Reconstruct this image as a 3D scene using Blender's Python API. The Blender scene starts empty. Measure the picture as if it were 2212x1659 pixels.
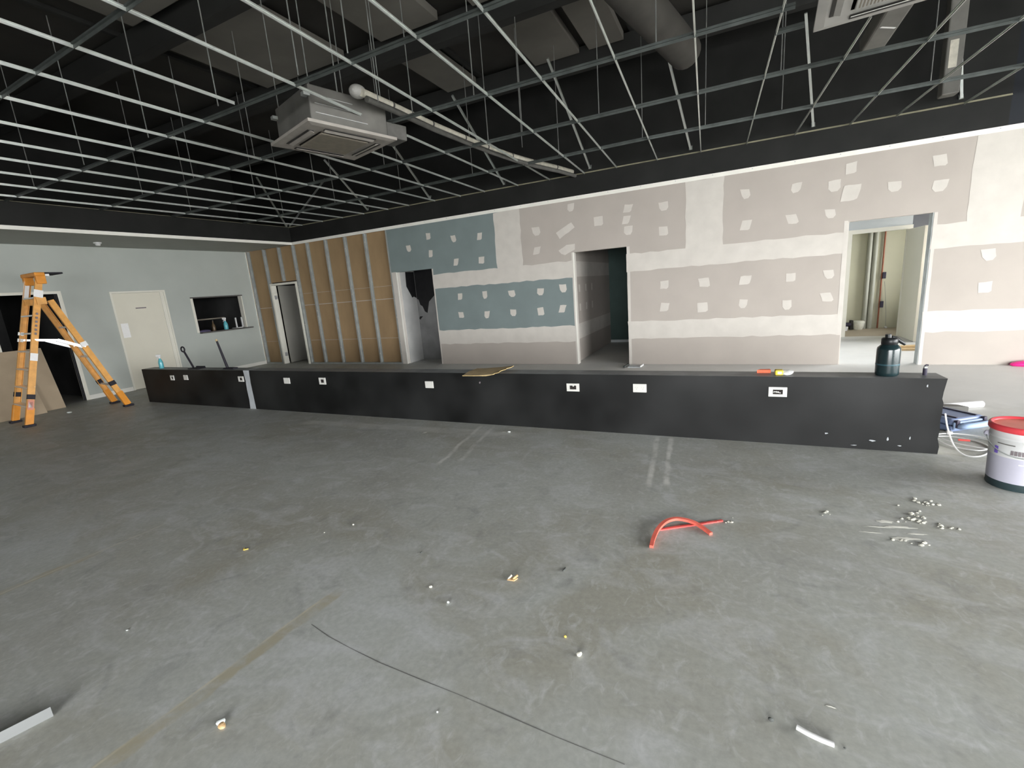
import bpy, bmesh, math, random
from mathutils import Vector, Matrix, Euler
random.seed(7)
S = bpy.context.scene
C = S.collection

# ------------------------------------------------------------------ camera
cam_d = bpy.data.cameras.new('camera')
cam = bpy.data.objects.new('camera', cam_d)
C.objects.link(cam)
cam_d.sensor_fit = 'HORIZONTAL'
cam_d.sensor_width = 36.0
cam_d.lens = 981.44 / 2212.0 * 36.0
cam_d.clip_start = 0.02
_p, _y, _r = -0.210478, 0.454547, -0.079271
_f = Vector((-math.sin(_y)*math.cos(_p), math.cos(_y)*math.cos(_p), math.sin(_p)))
_r0 = Vector((math.cos(_y), math.sin(_y), 0))
_u0 = _r0.cross(_f)
_r2 = math.cos(_r)*_r0 + math.sin(_r)*_u0
_u2 = -math.sin(_r)*_r0 + math.cos(_r)*_u0
M = Matrix((_r2, _u2, -_f)).transposed().to_4x4()
M.translation = Vector((11.53448, -8.30164, 1.55))
cam.matrix_world = M
S.camera = cam

# ------------------------------------------------------------------ daylight
w = bpy.data.worlds.new('overcast')
S.world = w
w.use_nodes = True
bg = w.node_tree.nodes['Background']
bg.inputs[0].default_value = (0.98, 0.995, 1.0, 1)
bg.inputs[1].default_value = 14.0
S.view_settings.view_transform = 'Standard'
S.view_settings.look = 'None'
S.view_settings.gamma = 1.0
S.view_settings.use_curve_mapping = False
S.view_settings.exposure = 0.82

XR = 20.0            # inner face of the shopfront wall on the right
YF = -14.0           # inner face of the wall behind the camera
HB = 2.973           # underside of the bulkhead
HG = 3.38            # ceiling grid
RZ = 5.0             # roof deck

def portal(name, loc, rot, sx, sy):
    d = bpy.data.lights.new(name, 'AREA')
    d.shape = 'RECTANGLE'; d.size = sx; d.size_y = sy
    d.cycles.is_portal = True
    o = bpy.data.objects.new(name, d); C.objects.link(o)
    o.location = loc; o.rotation_euler = rot
    return o
R90 = math.pi/2
XL = 15.7            # right end of the lobby and of the room behind it
portal('daylight_portal_right', (XR+0.05, -6.95, 1.5), (0, R90, 0), 2.9, 10.1)
portal('daylight_portal_lobby', (XL+0.05, 1.65, 1.5), (0, R90, 0), 1.4, 2.6)
portal('added_daylight_portal_room', (XL+0.05, 3.625, 1.6), (0, R90, 0), 1.6, 0.65)  # serves an unseen window opening added to light the back room
portal('daylight_portal_front', (13.5, YF-0.05, 1.5), (R90, 0, 0), 6.0, 2.9)

# ------------------------------------------------------------------ materials
def nt_of(name):
    m = bpy.data.materials.new(name); m.use_nodes = True
    nt = m.node_tree
    return m, nt, nt.nodes['Principled BSDF']

def mat(name, col, rough=0.6, metal=0.0, var=0.12, scale=6.0, bump=0.0, bscale=60.0, spec=0.35, detail=5.0, stretch=None):
    """principled material whose colour wanders a little with noise"""
    m, nt, b = nt_of(name)
    tc = nt.nodes.new('ShaderNodeTexCoord')
    mp = nt.nodes.new('ShaderNodeMapping')
    nt.links.new(tc.outputs['Object'], mp.inputs[0])
    if stretch: mp.inputs['Scale'].default_value = stretch
    n = nt.nodes.new('ShaderNodeTexNoise')
    n.inputs['Scale'].default_value = scale; n.inputs['Detail'].default_value = detail
    nt.links.new(mp.outputs[0], n.inputs['Vector'])
    r = nt.nodes.new('ShaderNodeValToRGB')
    r.color_ramp.elements[0].position = 0.3; r.color_ramp.elements[1].position = 0.7
    r.color_ramp.elements[0].color = tuple(c*(1-var) for c in col) + (1,)
    r.color_ramp.elements[1].color = tuple(min(1, c*(1+var)) for c in col) + (1,)
    nt.links.new(n.outputs[0], r.inputs[0])
    nt.links.new(r.outputs[0], b.inputs['Base Color'])
    b.inputs['Roughness'].default_value = rough
    b.inputs['Metallic'].default_value = metal
    b.inputs['Specular IOR Level'].default_value = spec
    if bump:
        n2 = nt.nodes.new('ShaderNodeTexNoise'); n2.inputs['Scale'].default_value = bscale
        nt.links.new(mp.outputs[0], n2.inputs['Vector'])
        bp = nt.nodes.new('ShaderNodeBump'); bp.inputs['Strength'].default_value = bump
        bp.inputs['Distance'].default_value = 0.01
        nt.links.new(n2.outputs[0], bp.inputs['Height'])
        nt.links.new(bp.outputs[0], b.inputs['Normal'])
    return m

def srgb(r, g, b):
    f = lambda c: (c/255/12.92) if c/255 <= 0.04045 else ((c/255+0.055)/1.055)**2.4
    return (f(r), f(g), f(b))

MT = dict(
    wall_grey=mat('grey_green_wall_paint', (0.42, 0.445, 0.415), 0.55, var=0.05, scale=1.3, bump=0.05),
    soffit=mat('grey_soffit_paint', (0.36, 0.37, 0.34), 0.6, var=0.05, scale=1.5),
    sheet=mat('plasterboard_paper_beige', (0.415, 0.373, 0.335), 0.8, var=0.04, scale=2.0),
    sheet_blue=mat('water_resistant_plasterboard', (0.19, 0.23, 0.23), 0.8, var=0.06, scale=2.0),
    compound=mat('joint_compound', (0.565, 0.53, 0.485), 0.85, var=0.05, scale=5.0, bump=0.08, bscale=25),
    white_trim=mat('white_stopping_angle', (0.80, 0.78, 0.72), 0.6, var=0.05, scale=3),
    brass=mat('raw_cut_edge', (0.24, 0.225, 0.15), 0.6, var=0.2, scale=8),
    black=mat('black_paint', (0.014, 0.014, 0.0132), 0.65, var=0.25, scale=2.2, spec=0.2, bump=0.06),
    black_low=mat('patchy_black_paint', (0.0095, 0.0098, 0.0098), 0.5, var=0.85, scale=1.5, spec=0.25, detail=2.5, bump=0.05, bscale=30),
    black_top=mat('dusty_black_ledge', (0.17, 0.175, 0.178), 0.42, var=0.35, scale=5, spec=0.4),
    navy=mat('navy_paint', (0.002, 0.004, 0.009), 0.6, var=0.2, scale=3),
    paper_back=mat('brown_board_paper', (0.34, 0.23, 0.125), 0.85, var=0.12, scale=3.0, stretch=(1, 1, 0.4)),
    steel=mat('galvanised_steel', (0.46, 0.48, 0.47), 0.42, metal=0.55, var=0.15, scale=7),
    steel_dull=mat('dusty_galvanised_steel', (0.36, 0.38, 0.37), 0.6, metal=0.3, var=0.15, scale=7),
    tee=mat('bright_grid_steel', (0.72, 0.75, 0.72), 0.40, metal=0.85, var=0.1, scale=9),
    tee_shaded=mat('shaded_grid_steel', (0.095, 0.105, 0.10), 0.45, metal=0.6, var=0.2, scale=9),  # same steel as the cross tees, with shade put into its colour
    rod=mat('zinc_rod', (0.25, 0.255, 0.245), 0.45, metal=0.4, var=0.2, scale=10),
    roof=mat('dark_roof_sheet', (0.03, 0.028, 0.025), 0.8, var=0.3, scale=1.2),
    roof_dim=mat('dusty_roof_lining', (0.13, 0.122, 0.108), 0.8, var=0.25, scale=0.9),
    roof_beam=mat('dark_roof_beam', (0.02, 0.02, 0.019), 0.8, var=0.2, scale=2),
    door_cream=mat('cream_door_paint', (0.68, 0.65, 0.55), 0.45, var=0.03, scale=2),
    frame_cream=mat('cream_frame_paint', (0.72, 0.70, 0.62), 0.45, var=0.04, scale=2),
    leaf_shaded=mat('shaded_door_leaf', (0.30, 0.29, 0.26), 0.6, var=0.06, scale=2),  # door leaf colour darkened to stand in for the shade indoors
    bare_shaded=mat('shaded_bare_lining', (0.20, 0.20, 0.20), 0.8, var=0.25, scale=2.2),  # bare room wall again, its colour darkened for the shade inside
    skirting=mat('white_skirting_paint', (0.72, 0.71, 0.66), 0.5, var=0.05, scale=3),
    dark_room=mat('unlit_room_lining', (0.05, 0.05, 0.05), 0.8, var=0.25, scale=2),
    room_wall=mat('bare_room_wall', (0.42, 0.42, 0.41), 0.8, var=0.12, scale=2.5),
    sarking=mat('torn_black_sarking', (0.008, 0.008, 0.009), 0.6, var=0.3, scale=9),
    corridor_green=mat('dark_green_board', (0.045, 0.075, 0.068), 0.7, var=0.15, scale=2),
    lobby_grey=mat('mid_grey_lining', (0.14, 0.145, 0.16), 0.8, var=0.06, scale=2),
    lobby_pale=mat('pale_blue_grey_lining', (0.52, 0.55, 0.56), 0.7, var=0.04, scale=2),
    olive=mat('pale_olive_wall', (0.50, 0.485, 0.36), 0.7, var=0.04, scale=2),
    orange=mat('orange_fibreglass', (0.72, 0.36, 0.10), 0.42, var=0.12, scale=12),
    orange_deep=mat('deep_orange_plastic', (0.70, 0.27, 0.03), 0.4, var=0.1, scale=12),
    rubber=mat('black_rubber', (0.015, 0.013, 0.02), 0.6, var=0.2, scale=20),
    alu=mat('bright_aluminium', (0.80, 0.80, 0.80), 0.3, metal=0.7, var=0.05, scale=10),
    sticker=mat('white_sticker', (0.84, 0.83, 0.82), 0.5, var=0.03, scale=30),
    red_sticker=mat('red_warning_sticker', (0.62, 0.25, 0.18), 0.5, var=0.08, scale=30),
    letter=mat('grey_print', (0.20, 0.17, 0.18), 0.6, var=0.2, scale=40),
    purple=mat('purple_print', (0.20, 0.13, 0.55), 0.5, var=0.1, scale=40),
    mdf=mat('raw_fibreboard', (0.36, 0.285, 0.20), 0.85, var=0.07, scale=4, bump=0.05),
    mdf_edge=mat('pale_board_edge', (0.45, 0.40, 0.32), 0.85, var=0.1, scale=8),
    plate=mat('white_switch_plastic', (0.62, 0.61, 0.575), 0.35, var=0.02, scale=20),
    trim_shaded=mat('shaded_white_plastic', (0.165, 0.17, 0.168), 0.5, var=0.04, scale=8),  # upright of the white angle, shade put into its colour
    recess=mat('dark_wall_box', (0.02, 0.015, 0.013), 0.7, var=0.4, scale=40),
    strip_grey=mat('bare_grey_render', (0.43, 0.45, 0.47), 0.8, var=0.08, scale=9),
    teal=mat('teal_liquid_bottle', (0.10, 0.40, 0.46), 0.25, var=0.08, scale=15, spec=0.5),
    white_plastic=mat('white_plastic', (0.66, 0.66, 0.655), 0.4, var=0.03, scale=10),
    amber=mat('brown_bottle', (0.10, 0.065, 0.035), 0.3, var=0.2, scale=15, spec=0.5),
    card=mat('corrugated_card', (0.42, 0.32, 0.18), 0.85, var=0.12, scale=14),
    card_edge=mat('torn_card_edge', (0.60, 0.44, 0.20), 0.85, var=0.2, scale=40),
    red=mat('red_plastic_strip', (0.72, 0.10, 0.09), 0.45, var=0.1, scale=20),
    red_orange=mat('coral_plastic_strip', (0.70, 0.14, 0.10), 0.45, var=0.12, scale=20),
    orange_bit=mat('orange_red_plastic', (0.85, 0.16, 0.06), 0.45, var=0.08, scale=20),
    yellow=mat('yellow_wrapper', (0.78, 0.60, 0.06), 0.4, var=0.1, scale=30),
    clear=mat('clear_wrapper', (0.70, 0.70, 0.68), 0.25, var=0.12, scale=40, spec=0.6),
    jug=mat('smoky_teal_jug', (0.010, 0.024, 0.027), 0.22, var=0.2, scale=6, spec=0.6),
    jug_black=mat('black_jug_plastic', (0.010, 0.011, 0.012), 0.35, var=0.2, scale=15),
    case_blue=mat('blue_grey_case', (0.17, 0.22, 0.36), 0.45, var=0.06, scale=10),
    case_light=mat('light_blue_grey_case_handle', (0.30, 0.40, 0.58), 0.45, var=0.06, scale=10),
    case_dark=mat('dark_case_ribs', (0.035, 0.03, 0.05), 0.5, var=0.15, scale=10),
    pail=mat('white_pail_plastic', (0.66, 0.66, 0.66), 0.38, var=0.03, scale=8),
    pail_label=mat('lilac_pail_label', (0.50, 0.49, 0.58), 0.4, var=0.05, scale=6),
    pail_base=mat('dark_green_pail_base', (0.03, 0.05, 0.055), 0.4, var=0.15, scale=10),
    pail_lid=mat('red_pail_lid', (0.68, 0.06, 0.075), 0.38, var=0.08, scale=8),
    pail_top=mat('faded_red_lid_top', (0.75, 0.22, 0.17), 0.45, var=0.1, scale=8),
    pink=mat('pink_plastic_film', (0.85, 0.03, 0.28), 0.4, var=0.15, scale=15),
    ac_white=mat('dusty_white_ac_plastic', (0.30, 0.275, 0.25), 0.6, var=0.12, scale=6),
    ac_body=mat('dark_dusty_sheet_metal', (0.125, 0.12, 0.11), 0.55, metal=0.2, var=0.2, scale=5),
    ac_clean=mat('white_ac_plastic', (0.38, 0.37, 0.35), 0.5, var=0.06, scale=6),
    ac_grille=mat('brown_dusty_grille', (0.20, 0.175, 0.14), 0.8, var=0.12, scale=12),
    ac_dark=mat('dark_air_slot', (0.03, 0.028, 0.026), 0.7, var=0.2, scale=12),
    foil=mat('pale_pipe_lagging', (0.56, 0.53, 0.45), 0.4, metal=0.1, var=0.2, scale=14),
    lag_dark=mat('dark_duct_wrap', (0.06, 0.056, 0.05), 0.7, var=0.2, scale=4),
    lag_grey=mat('grey_pipe_lagging', (0.085, 0.082, 0.076), 0.6, var=0.2, scale=10),
    duct=mat('grey_duct_wrap', (0.15, 0.145, 0.132), 0.6, var=0.15, scale=5),
    copper=mat('red_brown_copper_pipe', (0.25, 0.09, 0.05), 0.4, metal=0.3, var=0.15, scale=12),
    pvc_grey=mat('grey_downpipe', (0.36, 0.36, 0.30), 0.5, var=0.06, scale=5),
    timber=mat('pale_pine_offcut', (0.60, 0.45, 0.26), 0.7, var=0.12, scale=8, stretch=(1, 6, 6)),
    timber_dim=mat('dim_teal_band', (0.03, 0.08, 0.10), 0.4, var=0.2, scale=9),
    timber_teal=mat('teal_painted_offcut', (0.30, 0.50, 0.48), 0.7, var=0.1, scale=8),
    chip_tan=mat('tan_wood_chip', (0.50, 0.33, 0.17), 0.8, var=0.3, scale=60),
    chip_pale=mat('pale_plaster_crumb', (0.68, 0.67, 0.58), 0.8, var=0.1, scale=40),
    chip_white=mat('white_pebble', (0.72, 0.76, 0.74), 0.6, var=0.08, scale=40),
    chip_yellow=mat('yellow_crumb', (0.75, 0.52, 0.10), 0.5, var=0.2, scale=40),
    chip_dark=mat('dark_grey_stone', (0.07, 0.075, 0.07), 0.7, var=0.2, scale=40),
    bounce_ground=mat('pale_bounce_ground', (0.45, 0.45, 0.43), 0.9, var=0.06, scale=1),
    sill=mat('dark_counter_sill', (0.09, 0.085, 0.08), 0.5, var=0.15, scale=8),
    seal=mat('dark_gasket', (0.03, 0.03, 0.035), 0.6, var=0.2, scale=10),
)

# ------------------------------------------------------------------ mesh builder
class MB:
    """collects shapes in world coordinates; build() links them as ONE mesh object"""
    def __init__(s, T=None):
        s.v = []; s.f = []; s.m = []; s.sm = []; s.mats = []; s.T = T
    def mi(s, m):
        m = MT[m] if isinstance(m, str) else m
        if m not in s.mats: s.mats.append(m)
        return s.mats.index(m)
    def add(s, vs, fs, m, smooth=False):
        o = len(s.v)
        for p in vs:
            p = Vector(p)
            s.v.append(s.T @ p if s.T else p)
        k = s.mi(m)
        for f in fs:
            s.f.append([i+o for i in f]); s.m.append(k); s.sm.append(smooth)
        return s
    def box(s, a, b, m, bev=0.0):
        x0, y0, z0 = [min(a[i], b[i]) for i in range(3)]
        x1, y1, z1 = [max(a[i], b[i]) for i in range(3)]
        if bev:
            return s.hull_box((x0, y0, z0), (x1, y1, z1), m, bev)
        vs = [(x0,y0,z0),(x1,y0,z0),(x1,y1,z0),(x0,y1,z0),(x0,y0,z1),(x1,y0,z1),(x1,y1,z1),(x0,y1,z1)]
        return s.add(vs, BOXF, m)
    def hull_box(s, a, b, m, r):
        bm = bmesh.new()
        bmesh.ops.create_cube(bm, size=1)
        for v in bm.verts:
            v.co = Vector([a[i] if v.co[i] < 0 else b[i] for i in range(3)])
        bmesh.ops.bevel(bm, geom=bm.edges[:], offset=r, segments=2, profile=0.5, affect='EDGES')
        bm.verts.index_update()
        vs = [v.co.copy() for v in bm.verts]; fs = [[v.index for v in f.verts] for f in bm.faces]
        bm.free()
        return s.add(vs, fs, m)
    def bar(s, p0, p1, wd, th, m, side=(0, 0, 1)):
        """rectangular bar from p0 to p1; wd measured along `side`, th across"""
        p0 = Vector(p0); p1 = Vector(p1); d = (p1-p0).normalized()
        u = Vector(side); u = (u - d*u.dot(d)).normalized(); t = d.cross(u)
        vs = []
        for p in (p0, p1):
            for a, b in ((-1,-1),(1,-1),(1,1),(-1,1)):
                vs.append(p + t*(a*th/2) + u*(b*wd/2))
        return s.add(vs, BOXF, m)
    def tube(s, pts, r, m, n=10, cap=True):
        pts = [Vector(p) for p in pts]
        rr = r if isinstance(r, (list, tuple)) else [r]*len(pts)
        vs = []; fs = []
        d0 = (pts[1]-pts[0]).normalized()
        u = d0.orthogonal().normalized()
        for i, p in enumerate(pts):
            if i == 0: d = d0
            elif i == len(pts)-1: d = (pts[i]-pts[i-1]).normalized()
            else: d = ((pts[i]-pts[i-1]).normalized() + (pts[i+1]-pts[i]).normalized()).normalized()
            u = (u - d*u.dot(d)).normalized(); t = d.cross(u)
            for k in range(n):
                a = 2*math.pi*k/n
                vs.append(p + (u*math.cos(a)+t*math.sin(a))*rr[i])
        for i in range(len(pts)-1):
            for k in range(n):
                fs.append([i*n+k, i*n+(k+1)%n, (i+1)*n+(k+1)%n, (i+1)*n+k])
        s.add(vs, fs, m, True)
        if cap:
            s.add(vs[:n], [list(range(n))[::-1]], m); s.add(vs[-n:], [list(range(n))], m)
        return s
    def lathe(s, prof, c, m, n=32):
        """prof: list of (radius, z) from bottom to top around the vertical through c"""
        vs = []; fs = []
        for r, z in prof:
            for k in range(n):
                a = 2*math.pi*k/n
                vs.append((c[0]+r*math.cos(a), c[1]+r*math.sin(a), c[2]+z))
        for i in range(len(prof)-1):
            for k in range(n):
                fs.append([i*n+k, i*n+(k+1)%n, (i+1)*n+(k+1)%n, (i+1)*n+k])
        s.add(vs, fs, m, True)
        s.add(vs[:n], [list(range(n))[::-1]], m); s.add(vs[-n:], [list(range(n))], m)
        return s
    def prism(s, poly, axis, a0, a1, m):
        """polygon (2-D) pushed along an axis from a0 to a1"""
        def P(p, h):
            if axis == 0: return (h, p[0], p[1])
            if axis == 1: return (p[0], h, p[1])
            return (p[0], p[1], h)
        n = len(poly)
        vs = [P(p, a0) for p in poly] + [P(p, a1) for p in poly]
        fs = [list(range(n))[::-1], list(range(n, 2*n))]
        for k in range(n): fs.append([k, (k+1) % n, n+(k+1) % n, n+k])
        return s.add(vs, fs, m)
    def blob(s, c, r, m, seed=0, sub=2, rough=0.25):
        bm = bmesh.new(); bmesh.ops.create_icosphere(bm, subdivisions=sub, radius=1)
        rnd = random.Random(seed)
        off = [(Vector((rnd.uniform(-1,1), rnd.uniform(-1,1), rnd.uniform(-1,1))).normalized(), rnd.uniform(-rough, rough)) for _ in range(9)]
        r = r if isinstance(r, (list, tuple)) else (r, r, r)
        vs = []
        for v in bm.verts:
            k = 1 + sum(a*max(0, d.dot(v.co))**2 for d, a in off)
            vs.append((c[0]+v.co.x*r[0]*k, c[1]+v.co.y*r[1]*k, c[2]+v.co.z*r[2]*k))
        bm.verts.index_update()
        fs = [[v.index for v in f.verts] for f in bm.faces]
        bm.free()
        return s.add(vs, fs, m, False)
    def build(s, name, parent=None, origin=None, bevel=0.0):
        me = bpy.data.meshes.new(name)
        if parent is not None: org = Vector(WL[parent.name])
        elif origin is not None: org = Vector(origin)
        else:
            xs = [[p[i] for p in s.v] for i in range(3)]
            org = Vector(((min(xs[0])+max(xs[0]))/2, (min(xs[1])+max(xs[1]))/2, min(xs[2])))
        me.from_pydata([p-org for p in s.v], [], s.f)
        for m in s.mats: me.materials.append(m)
        me.polygons.foreach_set('material_index', s.m)
        me.polygons.foreach_set('use_smooth', s.sm)
        bm = bmesh.new(); bm.from_mesh(me)
        bmesh.ops.recalc_face_normals(bm, faces=bm.faces[:])
        bm.to_mesh(me); bm.free(); me.update()
        o = bpy.data.objects.new(name, me); C.objects.link(o)
        if bevel:
            bv = o.modifiers.new('edge', 'BEVEL'); bv.width = bevel; bv.segments = 2; bv.limit_method = 'ANGLE'
        if parent is not None:
            o.parent = parent; WL[o.name] = tuple(org)
        else:
            o.location = org; WL[o.name] = tuple(org)
        return o
BOXF = [[0,3,2,1],[4,5,6,7],[0,1,5,4],[1,2,6,5],[2,3,7,6],[3,0,4,7]]
WL = {}

def tag(o, label, cat, group=None):
    o['label'] = label; o['category'] = cat
    if group: o['group'] = group
    return o
def thing(name, loc, label, cat, group=None):
    o = bpy.data.objects.new(name, None); C.objects.link(o)
    o.location = loc; o.empty_display_size = 0.1
    WL[o.name] = tuple(loc)
    return tag(o, label, cat, group)
def struct(o):
    o['kind'] = 'structure'; return o
def placed(loc, rz=0.0, rx=0.0, ry=0.0):
    return Matrix.Translation(loc) @ Euler((rx, ry, rz)).to_matrix().to_4x4()

# ------------------------------------------------------------------ floor material
def floor_material():
    m, nt, b = nt_of('stained_concrete_slab')
    N = nt.nodes.new; L = nt.links.new
    tc = N('ShaderNodeTexCoord'); pos = tc.outputs['Object']
    sp = N('ShaderNodeSeparateXYZ'); L(pos, sp.inputs[0])
    def math_(op, a, bb=None, cl=False):
        n = N('ShaderNodeMath'); n.operation = op; n.use_clamp = cl
        for i, v in enumerate((a, bb)):
            if v is None: continue
            if isinstance(v, (int, float)): n.inputs[i].default_value = v
            else: L(v, n.inputs[i])
        return n.outputs[0]
    def noise(sc, det=6, rough=0.55, dist=0.0, stretch=None, off=(0, 0, 0)):
        mp = N('ShaderNodeMapping'); L(pos, mp.inputs[0])
        mp.inputs['Location'].default_value = off
        if stretch: mp.inputs['Scale'].default_value = stretch
        n = N('ShaderNodeTexNoise'); L(mp.outputs[0], n.inputs['Vector'])
        n.inputs['Scale'].default_value = sc; n.inputs['Detail'].default_value = det
        n.inputs['Roughness'].default_value = rough; n.inputs['Distortion'].default_value = dist
        return n.outputs[0]
    def ramp(fac, stops):
        r = N('ShaderNodeValToRGB'); L(fac, r.inputs[0])
        els = r.color_ramp.elements
        while len(els) < len(stops): els.new(0.5)
        for e, (p, c) in zip(els, stops):
            e.position = p; e.color = (c if isinstance(c, tuple) else (c, c, c)) + (1,)
        return r.outputs[0]
    def mix(fac, a, bb, mode='MIX'):
        n = N('ShaderNodeMix'); n.data_type = 'RGBA'; n.blend_type = mode
        if isinstance(fac, (int, float)): n.inputs[0].default_value = fac
        else: L(fac, n.inputs[0])
        for i, v in ((6, a), (7, bb)):
            if isinstance(v, tuple): n.inputs[i].default_value = v + (1,)
            else: L(v, n.inputs[i])
        return n.outputs[2]
    base = ramp(noise(0.55, 5, 0.6, 0.4), [(0.30, (0.35, 0.35, 0.318)), (0.5, (0.395, 0.403, 0.372)), (0.72, (0.445, 0.460, 0.442))])
    # broad olive damp patches and pale dusty smears
    olive = ramp(noise(0.9, 4, 0.6, 0.8, off=(3, 8, 0)), [(0.48, 0.0), (0.66, 0.65)])
    base = mix(olive, base, (0.325, 0.312, 0.255))
    smear = ramp(noise(2.6, 7, 0.62, 1.2, stretch=(1, 1.7, 1)), [(0.50, 0.0), (0.70, 0.60)])
    base = mix(smear, base, (0.52, 0.53, 0.535))
    smear2 = ramp(noise(8.5, 6, 0.65, 1.4, stretch=(1.5, 1, 1), off=(2, 4, 0)), [(0.54, 0.0), (0.70, 0.55)])
    base = mix(smear2, base, (0.53, 0.54, 0.535))
    dark = ramp(noise(4.5, 6, 0.6, 1.0, off=(5, 1, 0)), [(0.56, 0.0), (0.72, 0.5)])
    base = mix(dark, base, (0.26, 0.262, 0.25))
    fine = ramp(noise(38, 3, 0.6), [(0.35, 0.93), (0.65, 1.06)])
    base = mix(1.0, base, fine, 'MULTIPLY')
    def seg(p0, p1, wd, soft, col, amt, nsc=9.0, lo=0.35, hi=0.6, wob=0.02):
        """mask along a straight worn line from p0 to p1"""
        nonlocal base
        dx, dy = p1[0]-p0[0], p1[1]-p0[1]; ln = math.hypot(dx, dy); dx /= ln; dy /= ln
        X = math_('SUBTRACT', sp.outputs[0], p0[0]); Y = math_('SUBTRACT', sp.outputs[1], p0[1])
        al = math_('ADD', math_('MULTIPLY', X, dx), math_('MULTIPLY', Y, dy))
        ac = math_('SUBTRACT', math_('MULTIPLY', X, -dy), math_('MULTIPLY', Y, -dx))
        wn = math_('MULTIPLY', math_('SUBTRACT', noise(nsc*0.6, 3), 0.5), wob*4)
        ac = math_('ABSOLUTE', math_('ADD', ac, wn))
        m1 = math_('DIVIDE', math_('SUBTRACT', wd/2+soft, ac), soft, True)
        m2 = math_('DIVIDE', al, 0.08, True)
        m3 = math_('DIVIDE', math_('SUBTRACT', ln, al), 0.08, True)
        nz = ramp(noise(nsc, 5, 0.6, 0.3), [(lo, 0.15), (hi, 1.0)])
        k = math_('MULTIPLY', math_('MULTIPLY', m1, m2), m3)
        k = math_('MULTIPLY', k, math_('MULTIPLY', nz, amt))
        base = mix(k, base, col)
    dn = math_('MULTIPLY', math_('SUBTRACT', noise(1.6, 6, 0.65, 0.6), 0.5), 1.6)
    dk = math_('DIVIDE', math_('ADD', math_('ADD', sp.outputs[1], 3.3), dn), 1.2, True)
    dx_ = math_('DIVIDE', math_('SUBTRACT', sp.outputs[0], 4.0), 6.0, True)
    base = mix(math_('MULTIPLY', math_('MULTIPLY', dk, dx_), 0.85), base, (0.66, 0.65, 0.63))  # plaster dust by the drywall, made paler to the right for missing light
    tan = (0.385, 0.35, 0.255)
    seg((9.50, -8.6), (9.64, -6.74), 0.055, 0.014, tan, 0.85)
    seg((9.475, -8.6), (9.60, -6.80), 0.006, 0.006, (0.55, 0.51, 0.39), 0.8, nsc=5, wob=0.008)
    seg((7.56, -8.2), (7.68, -7.0), 0.05, 0.012, tan, 0.9)
    seg((7.59, -8.2), (7.70, -6.6), 0.006, 0.008, (0.54, 0.52, 0.43), 0.7, nsc=5, wob=0.008)
    pale = (0.70, 0.69, 0.65)
    for a, bb, am in (((10.92, -3.86), (11.01, -5.05), 0.8), ((11.04, -3.86), (11.13, -5.0), 0.8),
                      ((8.95, -3.88), (9.13, -5.1), 0.6), ((9.10, -3.88), (9.30, -5.0), 0.5)):
        seg(a, bb, 0.02, 0.02, pale, am, nsc=5)
    seg((6.4, -4.25), (9.6, -4.12), 0.10, 0.06, pale, 0.38, nsc=3)
    seg((12.10, -5.20), (12.60, -5.10), 0.02, 0.05, (0.52, 0.52, 0.49), 0.7, nsc=6)
    seg((12.25, -5.33), (12.62, -5.22), 0.03, 0.04, (0.52, 0.52, 0.49), 0.7, nsc=6)
    L(base, b.inputs['Base Color'])
    ro = ramp(noise(3.0, 5), [(0.3, 0.42), (0.7, 0.62)])
    L(ro, b.inputs['Roughness'])
    b.inputs['Specular IOR Level'].default_value = 0.35
    bp = N('ShaderNodeBump'); bp.inputs['Strength'].default_value = 0.08; bp.inputs['Distance'].default_value = 0.004
    L(noise(24, 6), bp.inputs['Height']); L(bp.outputs[0], b.inputs['Normal'])
    return m
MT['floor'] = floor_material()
MT['brown_floor'] = mat('brownish_floor', (0.40, 0.34, 0.26), 0.6, var=0.1, scale=3)
MT['crumb'] = mat('grey_white_crumbs', (0.50, 0.49, 0.43), 0.85, var=0.2, scale=30)
MT['crack'] = mat('dark_floor_score', (0.17, 0.17, 0.16), 0.8, var=0.3, scale=8)
MT['splat'] = mat('dried_plaster_splat', (0.74, 0.73, 0.66), 0.85, var=0.12, scale=20)

# ------------------------------------------------------------------ floor
f = MB()
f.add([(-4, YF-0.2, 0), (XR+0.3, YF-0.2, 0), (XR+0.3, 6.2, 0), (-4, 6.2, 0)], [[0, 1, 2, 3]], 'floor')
f.add([(-4, YF-0.2, -0.2), (XR+0.3, YF-0.2, -0.2), (XR+0.3, 6.2, -0.2), (-4, 6.2, -0.2)], [[3, 2, 1, 0]], 'floor')
# the scored pencil-like line curving across the slab
line = [(9.700,-7.012),(9.85,-7.042),(10.0,-7.06),(10.188,-7.077),(10.4,-7.085),(10.6,-7.09),(10.8,-7.10),(11.013,-7.112),(11.255,-7.118)]
vs = []
for i, (x, y) in enumerate(line):
    wd = 0.0016*(1+0.5*math.sin(i*2.3))
    vs += [(x, y-wd, 0.0006), (x, y+wd, 0.0006)]
f.add(vs, [[2*i, 2*i+2, 2*i+3, 2*i+1] for i in range(len(line)-1)], 'crack')
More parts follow.
